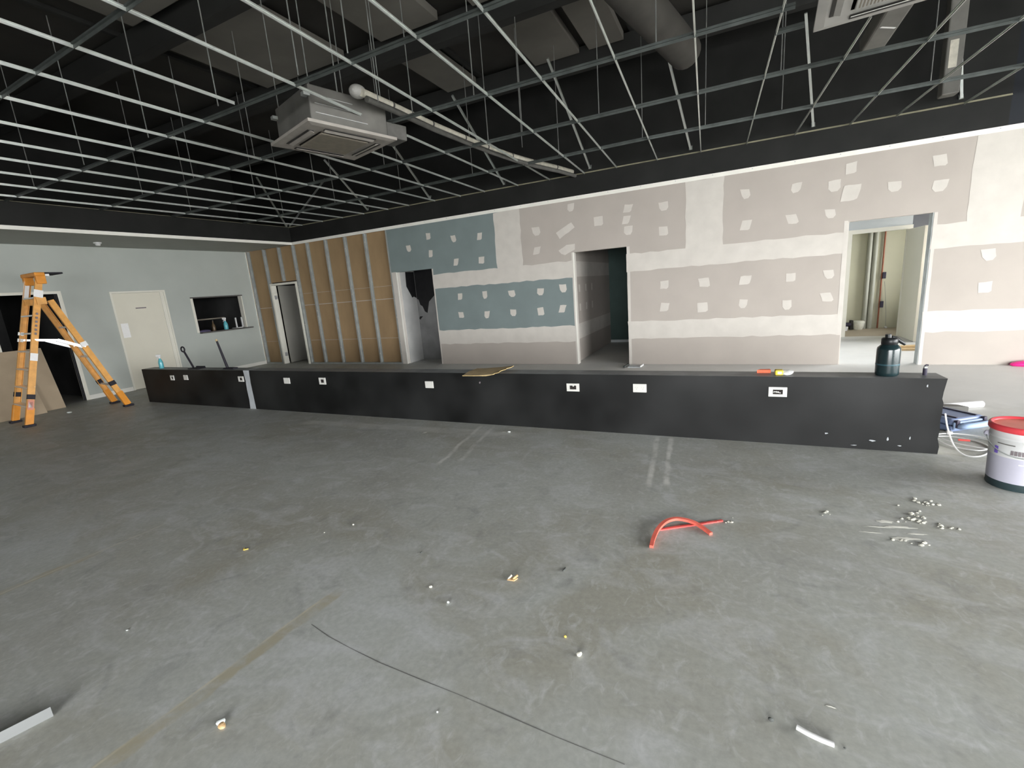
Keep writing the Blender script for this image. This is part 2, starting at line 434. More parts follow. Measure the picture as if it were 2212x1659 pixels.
# dried plaster spilled on the slab
def splat(cx, cy, rx, ry, rot, seed):
    r = random.Random(seed); n = 26; ring = []
    for k in range(n):
        a = 2*math.pi*k/n; q = 0.62+0.42*r.random()
        x, y = rx*q*math.cos(a), ry*q*math.sin(a)
        ring.append((cx+x*math.cos(rot)-y*math.sin(rot), cy+x*math.sin(rot)+y*math.cos(rot)))
    f.add([(x, y, 0.0012) for x, y in ring] + [(cx, cy, 0.003)], [[k, (k+1) % n, n] for k in range(n)], 'splat', True)
splat(12.40, -5.14, 0.055, 0.022, 0.15, 1); splat(12.46, -5.19, 0.085, 0.016, 0.12, 2)
splat(12.47, -5.315, 0.075, 0.016, 0.12, 3); splat(12.42, -5.34, 0.05, 0.02, 0.1, 5)
splat(12.36, -5.22, 0.09, 0.008, 0.15, 8); splat(12.30, -5.30, 0.07, 0.006, 0.1, 9); splat(12.52, -5.25, 0.06, 0.010, 0.2, 12)
splat(11.889, -6.652, 0.02, 0.004, -0.1, 4); splat(9.33, -4.07, 0.035, 0.012, 0.3, 6); splat(8.42, -4.28, 0.03, 0.015, 0, 7)
f.add([(12.5, 3.15, 0.0008), (15.7, 3.15, 0.0008), (15.7, 4.5, 0.0008), (12.5, 4.5, 0.0008)], [[0, 1, 2, 3]], 'brown_floor')
struct(f.build('floor', origin=(0, 0, 0)))

g = MB()  # unseen ground outside, added pale to bounce light up to the grid
g.add([(XR+0.3, YF-14, -0.03), (XR+26, YF-14, -0.03), (XR+26, 8, -0.03), (XR+0.3, 8, -0.03)], [[0, 1, 2, 3]], 'bounce_ground')
g.add([(-4, YF-14, -0.03), (XR+0.3, YF-14, -0.03), (XR+0.3, YF-0.2, -0.03), (-4, YF-0.2, -0.03)], [[0, 1, 2, 3]], 'bounce_ground')
struct(g.build('floor_outside', origin=(0, 0, 0)))

# ------------------------------------------------------------------ roof
c = MB()
c.box((-4, YF-0.2, RZ), (XR+0.3, 6.2, RZ+0.12), 'roof')
ceil = struct(c.build('ceiling', origin=(0, 0, RZ)))
for y in (-9.6, -7.9, -6.2, -4.4, -2.55, -0.75):
    MB().box((0, y-0.07, RZ-0.34), (XR, y+0.07, RZ-0.05), 'roof_beam').build('purlin', ceil)
for x in (1.5, 4.6, 7.75, 10.2, 13.4, 15.6):
    MB().box((x-0.03, YF, RZ-0.05), (x+0.03, 0, RZ-0.002), 'roof_beam').build('rafter', ceil)
for x0, x1, y0, y1 in ((7.15, 7.70, -2.40, -0.9), (8.75, 9.45, -2.40, -0.9), (7.3, 8.2, -4.2, -2.75), (8.7, 9.9, -4.2, -2.75), (10.5, 12.0, -4.2, -2.7), (5.0, 6.6, -4.2, -2.7), (5.2, 6.8, -6.0, -4.6), (7.2, 8.3, -6.0, -4.6), (9.6, 10.1, -2.4, -0.9)):
    MB().box((x0, y0, RZ-0.16), (x1, y1, RZ-0.06), 'roof_dim').build('roof_lining', ceil)

# ------------------------------------------------------------------ back wall (drywall with joint compound)
WB = 0.11
D1 = (4.84, 5.80, 2.055); D2 = (8.925, 9.895, 2.073); D3 = (13.05, 14.0, 2.085)
DS = (0.715, 1.70, 2.10)
wb = MB()
def wall_y(mb, x0, x1, z0, z1, m, y0=0.0, y1=WB):
    mb.box((x0, y0, z0), (x1, y1, z1), m)
wall_y(wb, 4.72, D1[0], 0, HB+0.05, 'sheet')
wall_y(wb, D1[0], D1[1], D1[2], HB+0.05, 'sheet_blue')
wall_y(wb, D1[1], D2[0], 0, HB+0.05, 'sheet')
wall_y(wb, D2[0], D2[1], D2[2], HB+0.05, 'sheet')
wall_y(wb, D2[1], D3[0], 0, HB+0.05, 'sheet')
wall_y(wb, D3[0], D3[1], D3[2], HB+0.05, 'sheet')
wall_y(wb, D3[1], XR+0.2, 0, HB+0.05, 'sheet')
rnd = random.Random(11)
def patch(poly, m, lift=0.0012, jag=0.012, step=0.10):
    """thin skim on the wall face with an uneven trowelled edge"""
    pts = []
    n = len(poly)
    for i in range(n):
        a, b = Vector((poly[i][0], poly[i][1])), Vector((poly[(i+1) % n][0], poly[(i+1) % n][1]))
        k = max(1, int((b-a).length/step))
        for j in range(k):
            p = a.lerp(b, j/k)
            pts.append((p.x+rnd.uniform(-jag, jag), p.y+rnd.uniform(-jag, jag)))
    vs = [(x, -lift, z) for x, z in pts]
    wb.add(vs, [list(range(len(vs)))], m)
def rect(x0, x1, z0, z1, m, lift=0.0012, jag=0.0, step=0.1):
    patch([(x0, z0), (x1, z0), (x1, z1), (x0, z1)], m, lift, jag, step)
# coloured sheets
rect(4.72, 7.60, D1[2], 2.97, 'sheet_blue', 0.0006)
rect(5.80, 7.60, 1.75, D1[2], 'sheet_blue', 0.0006)
rect(5.80, D2[0], 0.60, 1.75, 'sheet_blue', 0.0006)
# long bands of compound over the sheet joints
_lift = [0.0014]
def band(x0, x1, zlo, zhi, jag=0.012):
    _lift[0] += 0.00007
    rect(x0, x1, zlo, zhi, 'compound', _lift[0], jag, 0.13)
band(5.80, 8.91, 1.632, 1.928)
band(8.91, 8.925, 1.632, 1.928, 0)
band(5.80, 8.925, 0.440, 0.738)
band(9.895, 13.05, 1.650, 1.945); band(9.895, 13.05, 0.462, 0.770)
band(14.0, XR, 1.612, 1.918); band(14.0, XR, 0.465, 0.757)
band(7.357, 7.917, 1.90, 2.97); band(10.858, 11.410, 1.92, 2.97); band(14.34, 14.86, 1.90, 2.97)
for x0, x1, z0, z1 in ((D1[1], D1[1]+0.03, 0, 2.05), (D2[1], D2[1]+0.05, 0, 2.07), (D2[0]-0.03, D2[0], 0, 2.073), (13.0, D3[0], 0.45, 2.1), (D3[1], 14.04, 0, 2.085), (4.72, 4.84, 0, 2.06)):
    _lift[0] += 0.00005; rect(x0, x1, z0, z1, 'compound', _lift[0], 0.003, 0.2)
# dabs over the screw heads
dabs = [(5.806,2.715),(5.82,2.36),(6.422,2.592),(6.421,2.129),(7.022,2.571),(7.019,2.113),(8.922,2.849),(8.238,2.526),(8.222,2.177),(9.416,2.555),(9.934,2.698),(9.904,2.515),(9.925,2.336),(10.515,2.647),(10.508,2.263),(6.435,1.434),(7.025,1.425),(7.638,1.412),(8.237,1.412),(8.704,1.443),(6.417,1.053),(7.029,1.026),(7.632,1.039),(8.222,1.035),(8.669,1.064),(10.517,1.375),(10.521,1.005),(5.272,2.519),(11.721,2.662),(12.373,2.643),(12.852,2.595),(13.053,2.477),(13.542,2.483),(14.018,2.419),(13.037,2.802),(13.999,2.735),(11.734,2.199),(12.351,2.21),(12.829,2.224),(11.144,1.368),(11.749,1.361),(12.368,1.355),(12.862,1.363),(11.123,0.965),(11.719,0.994),(12.338,0.94),(12.847,1.028),(14.61,1.471),(14.611,1.048),(15.3,2.45),(15.3,2.75),(15.25,1.46),(15.25,1.05),(15.9,1.46),(15.9,1.04)]
for i, (x, z) in enumerate(dabs):
    small = x < 7.3
    hw = (0.055 if small else 0.070)*rnd.uniform(0.85, 1.15); hh = (0.068 if small else 0.070)*rnd.uniform(0.9, 1.1)
    if abs(x-13.053) < .01: hw, hh = 0.10, 0.105
    k = rnd.uniform(-0.022, 0.022); rd = rnd.choice((0, 1))
    top = hh; pts = [(-hw+k, top), (hw+k, top+rnd.uniform(-.01, .012))]
    if rd: pts += [(hw, -hh*0.35), (hw*0.55, -hh*0.95), (-hw*0.4, -hh), (-hw*0.95, -hh*0.35)]
    else: pts += [(hw-k, -hh+0.02), (hw*0.6-k, -hh), (-hw-k, -hh+rnd.uniform(-.008, .008))]
    patch([(x+a, z+b) for a, b in pts], 'compound', 0.0032, 0.004, 0.05)
patch([(8.619,2.452),(8.69,2.338),(8.98,2.502),(8.922,2.602)], 'compound', 0.0032, 0.004, 0.06)
patch([(8.652,2.128),(8.70,2.07),(8.777,2.044),(8.966,2.124),(8.97,2.218),(8.812,2.218)], 'compound', 0.0032, 0.004, 0.06)
wback = struct(wb.build('wall_back', origin=(0, 0, 0)))
# white corner beads of the openings
for x, top in ((D1[0]+0.012, D1[2]), (D2[0]+0.006, D2[2])):
    MB().box((x-0.010, -0.004, 0), (x+0.010, 0.012, top), 'white_trim').build('corner_bead', wback)

# stud part of the back wall: steel studs, brown back of the far lining
YB = 0.085
st = MB()
wall_y(st, -0.15, DS[0]-0.03, 0, HB+0.05, 'paper_back', YB, YB+0.02)
wall_y(st, DS[1]+0.03, 4.72, 0, HB+0.05, 'paper_back', YB, YB+0.02)
wall_y(st, DS[0]-0.03, DS[1]+0.03, DS[2]+0.03, HB+0.05, 'paper_back', YB, YB+0.02)
# pale sheet joints and glue lines on the paper
for x0, x1, z, h in ((0, 0.70, 1.497, 0.010), (1.74, 4.70, 1.497, 0.012), (1.78, 4.70, 1.785, 0.005), (1.78, 4.70, 0.600, 0.006), (0.05, 0.70, 0.60, 0.004)):
    st.box((x0, YB-0.0015, z-h/2), (x1, YB, z+h/2), 'compound')
wstud = struct(st.build('wall_back_framing', origin=(0, 0, 0)))
def stud(x, z0, z1, wd=0.038, m='steel_dull'):
    """C-section: front flange, web at its left edge, small lip"""
    b = MB()
    b.box((x-wd/2, 0.0, z0), (x+wd/2, 0.003, z1), m)
    b.box((x-wd/2, 0.003, z0), (x-wd/2+0.003, YB-0.001, z1), m)
    b.box((x-wd/2+0.003, YB-0.004, z0), (x+wd/2, YB-0.001, z1), m)
    b.box((x+wd/2-0.003, 0.003, z0), (x+wd/2, 0.010, z1), m)
    r = random.Random(int(x*100))
    for _ in range(3):
        z = r.uniform(z0+0.1, z1-0.1)
        if z1-z0 > 1: b.blob((x+wd/2-0.004, -0.002, z), (0.010, 0.006, 0.016), 'compound', seed=int(z*99), sub=1)
    b.build('stud', wstud)
for x in (0.035, 0.655, 1.735, 2.235, 2.845, 3.460, 4.060, 4.70):
    stud(x, 0.03, HB)
stud(1.22, DS[2]+0.04, HB)
MB().box((0, 0.0, 0), (DS[0]-0.02, YB-0.001, 0.03), 'steel_dull').build('floor_track', wstud)
MB().box((DS[1]+0.02, 0.0, 0), (4.72, YB-0.001, 0.03), 'steel_dull').build('floor_track', wstud)

# ------------------------------------------------------------------ fascia above the walls
fb = MB()
fb.box((0, 0.0, HB+0.058), (14.62, WB, RZ), 'black')
struct(fb.build('wall_back_upper', origin=(0, 0, HB)))
nv = MB()
nv.box((14.62, 0.0, HB+0.058), (XR+0.2, WB, RZ), 'navy')
struct(nv.build('wall_back_upper_navy', origin=(14.62, 0, HB)))
t = MB()
t.box((1.765, -0.006, HB-0.004), (XR, 0.0, HB+0.058), 'white_trim')
for x in [1.9+0.55*i for i in range(27)]:
    t.box((x-0.006, -0.0075, HB+0.030), (x+0.006, -0.006, HB+0.042), 'strip_grey')
struct(t.build('trim_1', origin=(1.765, 0, HB)))
XB = 1.765
lb = MB()
lb.box((XB-0.012, YF, HB+0.055), (XB, 0, HG), 'black')
struct(lb.build('wall_left_bulkhead', origin=(XB, 0, HB)))
so = MB()
so.box((0, YF, HB), (XB-0.004, 0, HB+0.012), 'soffit')
struct(so.build('ceiling_soffit', origin=(0, 0, HB)))
t = MB(); t.box((XB-0.006, YF, HB-0.004), (XB+0.006, 0, HB+0.055), 'white_trim')
struct(t.build('trim_2', origin=(XB, 0, HB)))
# cut board edges / wall angle carrying the grid
t = MB(); t.box((XB, -0.018, HG-0.008), (14.62, -0.001, HG-0.002), 'brass'); t.box((XB, -0.006, HG-0.002), (14.62, -0.001, HG+0.012), 'brass')
struct(t.build('trim_3', origin=(XB, 0, HG)))
t = MB(); t.box((XB-0.012, YF, HG), (XB+0.014, -0.02, HG+0.006), 'brass')
struct(t.build('trim_4', origin=(XB, 0, HG)))

# ------------------------------------------------------------------ left wall
WLT = 0.11
wl = MB()
DO = (-4.95, -4.0, 2.085)     # dark doorway behind the ladder
DL = (-3.18, -2.14, 2.085)    # cream door
WN = (-1.632, -0.345, 1.052, 1.892)
def wall_x(mb, y0, y1, z0, z1, m): mb.box((-WLT, y0, z0), (0, y1, z1), m)
wall_x(wl, YF, DO[0], 0, HB, 'wall_grey')
wall_x(wl, DO[0], DO[1], DO[2], HB, 'wall_grey')
wall_x(wl, DO[1], DL[0], 0, HB, 'wall_grey')
wall_x(wl, DL[0], DL[1], DL[2], HB, 'wall_grey')
wall_x(wl, DL[1], WN[0], 0, HB, 'wall_grey')
wall_x(wl, WN[0], WN[1], 0, WN[2], 'wall_grey')
wall_x(wl, WN[0], WN[1], WN[3], HB, 'wall_grey')
wall_x(wl, WN[1], 0.0, 0, HB, 'wall_grey')
wall_x(wl, YF, 0.0, HB+0.02, RZ, 'black')
struct(wl.build('wall_left', origin=(0, 0, 0)))
b = MB()
for y0, y1 in ((YF, DO[0]-0.07), (DO[1]+0.06, DL[0]-0.005), (DL[1]+0.01, -0.002)):
    b.box((0, y0, 0), (0.012, y1, 0.085), 'skirting')
struct(b.build('baseboard_left', origin=(0, 0, 0)))

def empty_struct(name, loc):
    o = bpy.data.objects.new(name, None); C.objects.link(o); o.location = loc
    o.empty_display_size = 0.1; WL[o.name] = tuple(loc); return struct(o)
# cream door
d1 = empty_struct('door_1', (0, (DL[0]+DL[1])/2, 0))
b = MB()
b.box((-0.09, DL[0], 0), (0.010, DL[0]+0.035, DL[2]-0.035), 'frame_cream')
b.box((-0.09, DL[1]-0.035, 0), (0.010, DL[1], DL[2]-0.035), 'frame_cream')
b.box((-0.09, DL[0], DL[2]-0.035), (0.010, DL[1], DL[2]), 'frame_cream')
b.build('door_frame', d1)
b = MB()
b.box((-0.045, DL[0]+0.038, 0.008), (-0.006, DL[1]-0.038-0.07, DL[2]-0.038), 'door_cream')
b.build('door_leaf', d1)
MB().box((-0.03, DL[1]-0.105, 0.0), (-0.004, DL[1]-0.036, DL[2]-0.036), 'frame_cream').build('door_stop', d1)
b = MB(); b.box((-0.006, -2.775, 1.712), (-0.003, -2.575, 1.735), 'letter'); b.build('door_sign', d1)
tag(MB().box((-0.0055, -3.118, 1.125), (-0.0035, -2.985, 1.425), 'sticker').build('paper_notice'),
    'white paper notice taped at the left edge of the cream door', 'notice')
# dark doorway
d2 = empty_struct('door_2', (0, (DO[0]+DO[1])/2, 0))
b = MB()
b.box((-0.12, DO[0]-0.06, 0), (0.012, DO[0], DO[2]), 'frame_cream')
b.box((-0.12, DO[1], 0), (0.012, DO[1]+0.06, DO[2]), 'frame_cream')
b.box((-0.12, DO[0]-0.06, DO[2]), (0.012, DO[1]+0.06, DO[2]+0.05), 'frame_cream')
b.build('door_frame', d2)
MB().box((-0.07, DO[1]-0.014, 0), (-0.03, DO[1], DO[2]), 'seal').build('door_seal', d2)
# rooms beyond the left wall
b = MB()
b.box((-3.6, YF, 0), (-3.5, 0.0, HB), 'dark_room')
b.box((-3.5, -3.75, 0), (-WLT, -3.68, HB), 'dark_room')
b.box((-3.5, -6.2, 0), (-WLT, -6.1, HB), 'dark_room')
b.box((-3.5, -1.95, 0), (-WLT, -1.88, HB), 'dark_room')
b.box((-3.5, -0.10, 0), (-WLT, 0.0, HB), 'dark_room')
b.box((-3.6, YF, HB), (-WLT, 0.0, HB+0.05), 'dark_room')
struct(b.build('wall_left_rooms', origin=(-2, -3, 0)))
# serving hatch
w1 = empty_struct('window_1', (0, (WN[0]+WN[1])/2, WN[2]))
b = MB()
b.box((-WLT-0.02, WN[0], WN[2]), (0.006, WN[0]+0.055, WN[3]-0.03), 'frame_cream')
b.box((-WLT-0.02, WN[1]-0.022, WN[2]), (0.006, WN[1], WN[3]-0.03), 'frame_cream')
b.box((-WLT-0.02, WN[0], WN[3]-0.03), (0.004, WN[1]+0.02, WN[3]), 'sill')
b.build('window_frame', w1)
MB().box((-0.32, WN[0]+0.055, WN[2]-0.03), (0.10, WN[1]+0.10, WN[2]), 'sill').build('window_sill', w1)
MB().box((-0.36, WN[0]+0.05, 1.33), (-0.33, WN[1]-0.35, 1.36), 'ac_grille').build('window_rail', w1)

# ------------------------------------------------------------------ rooms behind the back wall
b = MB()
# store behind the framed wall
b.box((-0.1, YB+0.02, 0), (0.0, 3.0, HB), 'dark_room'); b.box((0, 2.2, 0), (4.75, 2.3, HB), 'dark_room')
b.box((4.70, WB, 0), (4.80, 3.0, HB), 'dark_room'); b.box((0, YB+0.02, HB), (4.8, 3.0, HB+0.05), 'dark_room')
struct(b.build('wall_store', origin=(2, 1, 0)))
b = MB()
b.box((4.80, WB, 0), (4.86, 1.7, HB), 'room_wall')
b.box((4.86, 0.62, 0), (7.0, 1.45, 1.75), 'bare_shaded'); b.box((4.86, 0.66, 1.75), (7.0, 1.45, HB), 'dark_room')
b.box((7.0, WB, 0), (7.1, 1.45, HB), 'dark_room'); b.box((4.8, WB, HB), (7.1, 1.45, HB+0.05), 'dark_room')
# torn black lining hanging on the far wall
def tear(pts, y=0.617, m='sarking'):
    n = len(pts)
    b.add([(x, y, z) for x, z in pts], [list(range(n))], m)
tear([(4.865, 2.08), (5.44, 2.08), (5.44, 1.92), (5.43, 1.70), (5.40, 1.52), (5.25, 1.40), (5.20, 1.36), (5.12, 1.10), (5.05, 1.14), (5.0, 1.26), (4.94, 1.30), (4.91, 1.42), (4.865, 1.44)])
tear([(4.865, 0.99), (4.90, 1.03), (4.98, 1.03), (4.89, 0.95)])
b.add([(4.8605, 0.30, 2.06), (4.8605, 0.615, 2.06), (4.8605, 0.615, 1.46), (4.8605, 0.52, 1.50), (4.8605, 0.45, 1.48), (4.8605, 0.36, 1.62), (4.8605, 0.28, 1.74)], [list(range(7))], 'sarking')
struct(b.build('wall_bare_room', origin=(6, 1, 0)))
b = MB()
b.box((D2[0]-0.16, WB, 0), (D2[0]-0.06, 3.1, HB), 'sheet')
b.box((D2[0]-0.0595, WB, 0.44), (D2[0]-0.0585, 3.1, 0.74), 'compound'); b.box((D2[0]-0.0595, WB, 1.64), (D2[0]-0.0585, 3.1, 1.93), 'compound')
for y in (0.5, 0.95, 1.4):
    for z in (1.05, 1.42):
        b.box((D2[0]-0.0595, y-0.05, z-0.07), (D2[0]-0.058, y+0.05, z+0.07), 'compound')
b.box((D2[0]-0.06, 3.0, 0), (11.0, 3.1, HB), 'corridor_green'); b.box((D2[0]-0.06, 2.985, 0.0), (11.0, 3.0, 0.06), 'lobby_pale')
b.box((10.6, WB, 0), (10.7, 3.1, HB), 'corridor_green'); b.box((D2[0]-0.16, WB, HB), (10.7, 3.1, HB+0.05), 'dark_room')
struct(b.build('wall_corridor', origin=(9.5, 1.5, 0)))
# lobby and back room seen through the right-hand doorway
YI = 3.1
IX = (13.65, 14.60)
b = MB()
b.box((12.6, WB, 0), (12.7, YI, HB), 'lobby_pale')
b.box((12.7, YI, 0), (IX[0]-0.02, YI+0.1, HB), 'lobby_pale')
b.box((IX[0]-0.02, YI, 2.09), (IX[1]+0.02, YI+0.1, HB), 'lobby_pale')
b.box((IX[1]+0.02, YI, 0), (XL, YI+0.1, HB), 'lobby_grey'); b.box((IX[1]+0.07, YI-0.012, 0), (XL, YI, 0.09), 'skirting')
b.box((12.6, WB, HB), (XL+0.1, YI+0.1, HB+0.05), 'lobby_pale')
b.box((XL, WB, 0), (XL+0.1, 0.35, HB), 'lobby_pale'); b.box((XL, 2.95, 0), (XL+0.1, YI+0.1, HB), 'lobby_pale'); b.box((XL, 0.35, 2.2), (XL+0.1, 2.95, HB), 'lobby_pale'); b.box((XL, 0.35, 0), (XL+0.1, 2.95, 0.8), 'lobby_pale')
struct(b.build('wall_lobby', origin=(14, 1.5, 0)))
def sbox(name, *boxes):
    m = MB()
    for a, bb in boxes: m.box(a, bb, 'olive')
    struct(m.build(name))
sbox('wall_room_left', ((12.4, YI+0.1, 0), (12.5, 4.6, HB)))
sbox('wall_room_back', ((12.5, 4.5, 0), (XL+0.1, 4.6, HB)))
sbox('wall_room_right', ((XL, YI+0.1, 0), (XL+0.1, 4.5, 0.8)), ((XL, YI+0.1, 2.4), (XL+0.1, 4.5, HB)), ((XL, YI+0.1, 0.8), (XL+0.1, 3.3, 2.4)), ((XL, 3.95, 0.8), (XL+0.1, 4.5, 2.4)))  # unseen wall with a window hole added to brighten the room
sbox('ceiling_room', ((12.4, YI+0.1, HB), (XL+0.1, 4.6, HB+0.05)))
d3 = empty_struct('door_3', ((IX[0]+IX[1])/2, YI, 0))
b = MB()
b.box((IX[0]-0.03, YI-0.02, 0), (IX[0]+0.045, YI+0.09, 2.035), 'frame_cream')
b.box((IX[1]-0.045, YI-0.02, 0), (IX[1]+0.03, YI+0.09, 2.035), 'frame_cream')
b.box((IX[0]-0.03, YI-0.02, 2.035), (IX[1]+0.03, YI+0.09, 2.11), 'frame_cream')
b.build('door_frame', d3)
lf = MB(); lf.box((IX[1]-0.045, 2.22, 0.012), (IX[1]-0.003, YI-0.022, 2.03), 'door_cream', 0.003)
lf.build('door_leaf', d3)
# doorway in the framed wall, leaf pushed inwards
d4 = empty_struct('door_4', ((DS[0]+DS[1])/2, 0.05, 0))
b = MB()
b.box((DS[0], -0.02, 0), (DS[0]+0.05, 0.13, DS[2]-0.05), 'frame_cream'); b.box((DS[1]-0.045, -0.02, 0), (DS[1], 0.13, DS[2]-0.05), 'frame_cream')
b.box((DS[0], -0.02, DS[2]-0.05), (DS[1], 0.13, DS[2]), 'frame_cream')
b.build('door_frame', d4)
lf = MB(placed((DS[0]+0.095, 0.135, 0), math.radians(88)))
lf.box((0, -0.036, 0.012), (0.86, 0, 2.04), 'leaf_shaded')
lf.build('door_leaf', d4)
for z in (0.25, 1.75):
    MB().box((DS[0]+0.05, 0.03, z-0.05), (DS[0]+0.054, 0.12, z+0.05), 'alu').build('hinge', d4)
# lining of the plain openings
b = MB()
b.box((D1[0], 0.005, 0), (D1[0]+0.012, WB+0.02, D1[2]), 'compound')
b.box((D2[0], 0.005, 0), (D2[0]+0.01, WB+0.02, D2[2]), 'compound')
b.box((D3[0], 0.003, 0), (D3[0]+0.012, WB+0.02, D3[2]), 'compound'); b.box((D3[1]-0.012, 0.002, 0), (D3[1], WB+0.02, D3[2]), 'steel_dull')
struct(b.build('trim_5', origin=(9, 0, 0)))

# ------------------------------------------------------------------ right and front walls with their openings
b = MB()
b.box((XR, -1.9, 0), (XR+0.2, WB, HB), 'sheet'); b.box((XR, YF, 0), (XR+0.2, -12.0, HB), 'sheet')
b.box((XR, YF, 2.95), (XR+0.2, WB, RZ), 'black')
struct(b.build('wall_right', origin=(XR, -5, 0)))
b = MB()
b.box((-0.1, YF-0.2, 0), (10.5, YF, HB), 'wall_grey'); b.box((16.6, YF-0.2, 0), (XR+0.2, YF, HB), 'wall_grey')
b.box((-0.1, YF-0.2, 2.95), (XR+0.2, YF, RZ), 'black')
struct(b.build('wall_front', origin=(8, YF, 0)))
def shopfront(name, axis, at, a0, a1, top, n):
    e = empty_struct(name, (at, (a0+a1)/2, 0) if axis == 0 else ((a0+a1)/2, at, 0))
    for i in range(n+1):
        p = a0+(a1-a0)*i/n
        m = MB()
        if axis == 0: m.box((at+0.06, p-0.025, 0), (at+0.14, p+0.025, top), 'alu')
        else: m.box((p-0.025, at-0.14, 0), (p+0.025, at-0.06, top), 'alu')
        m.build('mullion', e)
shopfront('window_2', 0, XR, -11.95, -1.95, 2.95, 5)
shopfront('window_3', 1, YF, 10.55, 16.55, 2.95, 3)

# ------------------------------------------------------------------ low black wall
YH0, YH1, HH = -3.85, -3.63, 0.61
X0, X1 = 1.935, 13.045
lw = MB()
r = random.Random(5)
# main run, with a chipped right end
zs = [0.0]
while zs[-1] < HH-0.05: zs.append(zs[-1]+r.uniform(0.03, 0.08))
zs[-1] = HH
xe = [X1-0.006+r.uniform(-0.012, 0.006) for _ in zs]; xe[-1] = X1
n = len(zs)
front = [(X0, YH0, 0)]+[(xe[i], YH0, zs[i]) for i in range(n)]+[(X0, YH0, HH)]
back = [(X0, YH1, 0)]+[(xe[i]-0.004, YH1, zs[i]) for i in range(n)]+[(X0, YH1, HH)]
k = len(front)
lw.add(front, [list(range(k))], 'black_low'); lw.add(back, [list(range(k))[::-1]], 'black_low')
for i in range(1, n):
    lw.add([front[i], back[i], back[i+1], front[i+1]], [[0, 1, 2, 3]], 'compound' if i % 3 else 'sheet')
lw.add([front[0], back[0], back[-1], front[-1]], [[0, 1, 2, 3]], 'black_low')
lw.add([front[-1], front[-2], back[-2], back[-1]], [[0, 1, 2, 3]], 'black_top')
lw.add([front[0], front[1], back[1], back[0]], [[0, 1, 2, 3]], 'black_low')
# bare strip where a cross wall used to meet it
lw.add([(4.765, YH0-0.0015, 0), (4.905, YH0-0.0015, 0), (4.90, YH0-0.0015, 0.2), (4.895, YH0-0.0015, 0.42), (4.91, YH0-0.0015, HH), (4.77, YH0-0.0015, HH), (4.785, YH0-0.0015, 0.45), (4.775, YH0-0.0015, 0.3), (4.78, YH0-0.0015, 0.15)], [list(range(9))], 'strip_grey')
lw.add([(4.77, YH0, HH+0.001), (4.91, YH0, HH+0.001), (4.91, YH1, HH+0.001), (4.77, YH1, HH+0.001)], [[0, 1, 2, 3]], 'strip_grey')
# scuffs on the paint near the free end
for x, z, a, bb in ((12.30, 0.12, .03, .02), (12.62, 0.08, .05, .018), (12.72, 0.10, .016, .04), (12.80, 0.05, .04, .014), (12.93, 0.55, .012, .03), (12.50, 0.03, .06, .008), (12.86, 0.12, .012, .03), (8.95, .5, .03, .03)):
    m_ = 8; q = []
    for i in range(m_):
        an = 2*math.pi*i/m_; rr = r.uniform(0.5, 1)
        q.append((x+a*rr*math.cos(an)*0.5, YH0-0.001, z+bb*rr*math.sin(an)*0.5))
    lw.add(q, [list(range(m_))], MT['letter'] if z > .2 and x < 12 else MT['strip_grey'])
struct(lw.build('wall_low', origin=(7, -3.74, 0)))

# outlets and switch boxes on the low wall
def outlet(x, z, wd, ht, kind, label):
    o = thing('wall_outlet', (x, YH0, z), label, 'wall outlet', 'wall plates on the low black wall')
    y = YH0
    if kind == 'blank':
        MB().box((x-wd/2, y-0.012, z-ht/2), (x+wd/2, y, z+ht/2), 'plate', 0.004).build('cover_plate', o)
    elif kind == 'double':
        p = MB().box((x-wd/2, y-0.012, z-ht/2), (x+wd/2, y, z+ht/2), 'plate', 0.004).build('cover_plate', o)
        for sx in (-0.03, 0.03):
            q = MB()
            for dx in (-0.008, 0.008): q.bar((x+sx+dx, y-0.0125, z+0.012), (x+sx+dx*1.5, y-0.0125, z+0.002), 0.002, 0.001, 'recess', (0, 1, 0))
            q.box((x+sx-0.001, y-0.013, z-0.014), (x+sx+0.001, y-0.012, z-0.006), 'recess'); q.build('socket', p)
        for sx in (-0.03, 0.03): MB().box((x+sx-0.006, y-0.015, z+0.020), (x+sx+0.006, y-0.012, z+0.028), 'plate').build('switch', p)
    else:
        iw, ih = wd*0.27, ht*0.25
        m = MB()
        m.box((x-wd/2, y-0.012, z-ht/2), (x-iw, y, z+ht/2), 'plate'); m.box((x+iw, y-0.012, z-ht/2), (x+wd/2, y, z+ht/2), 'plate')
        m.box((x-iw, y-0.012, z+ih), (x+iw, y, z+ht/2), 'plate'); m.box((x-iw, y-0.012, z-ht/2), (x+iw, y, z-ih), 'plate')
        m.build('mounting_frame', o)
        MB().box((x-iw, y-0.003, z-ih), (x+iw, y-0.001, z+ih), 'recess').build('recess', o)
        if kind == 'wires':
            MB().tube([(x-iw*0.9, y-0.010, z-0.004), (x-iw*0.3, y-0.016, z+0.006), (x+0.004, y-0.013, z-0.004), (x+iw*0.6, y-0.010, z-0.008)], 0.003, 'white_plastic', 6).build('cable', o)
            MB().tube([(x-iw*0.8, y-0.010, z+0.005), (x-iw*0.2, y-0.014, z-0.004), (x+iw*0.2, y-0.010, z+0.004)], 0.003, 'plate', 6).build('cable', o)
        if kind == 'tab':
            MB().box((x-iw*0.1, y-0.010, z+ih*0.5), (x+iw*0.3, y-0.003, z+ih), 'plate').build('cable', o)
outlet(2.85, 0.467, 0.10, 0.085, 'open', 'small open outlet frame nearest the left end of the low black wall')
outlet(3.246, 0.478, 0.115, 0.085, 'blank', 'white blank plate on the left section of the low wall, left of the grey strip')
outlet(4.69, 0.475, 0.12, 0.085, 'open', 'open outlet frame touching the grey strip on the low wall')
outlet(5.722, 0.466, 0.125, 0.088, 'blank', 'white blank plate just right of the grey strip on the low wall')
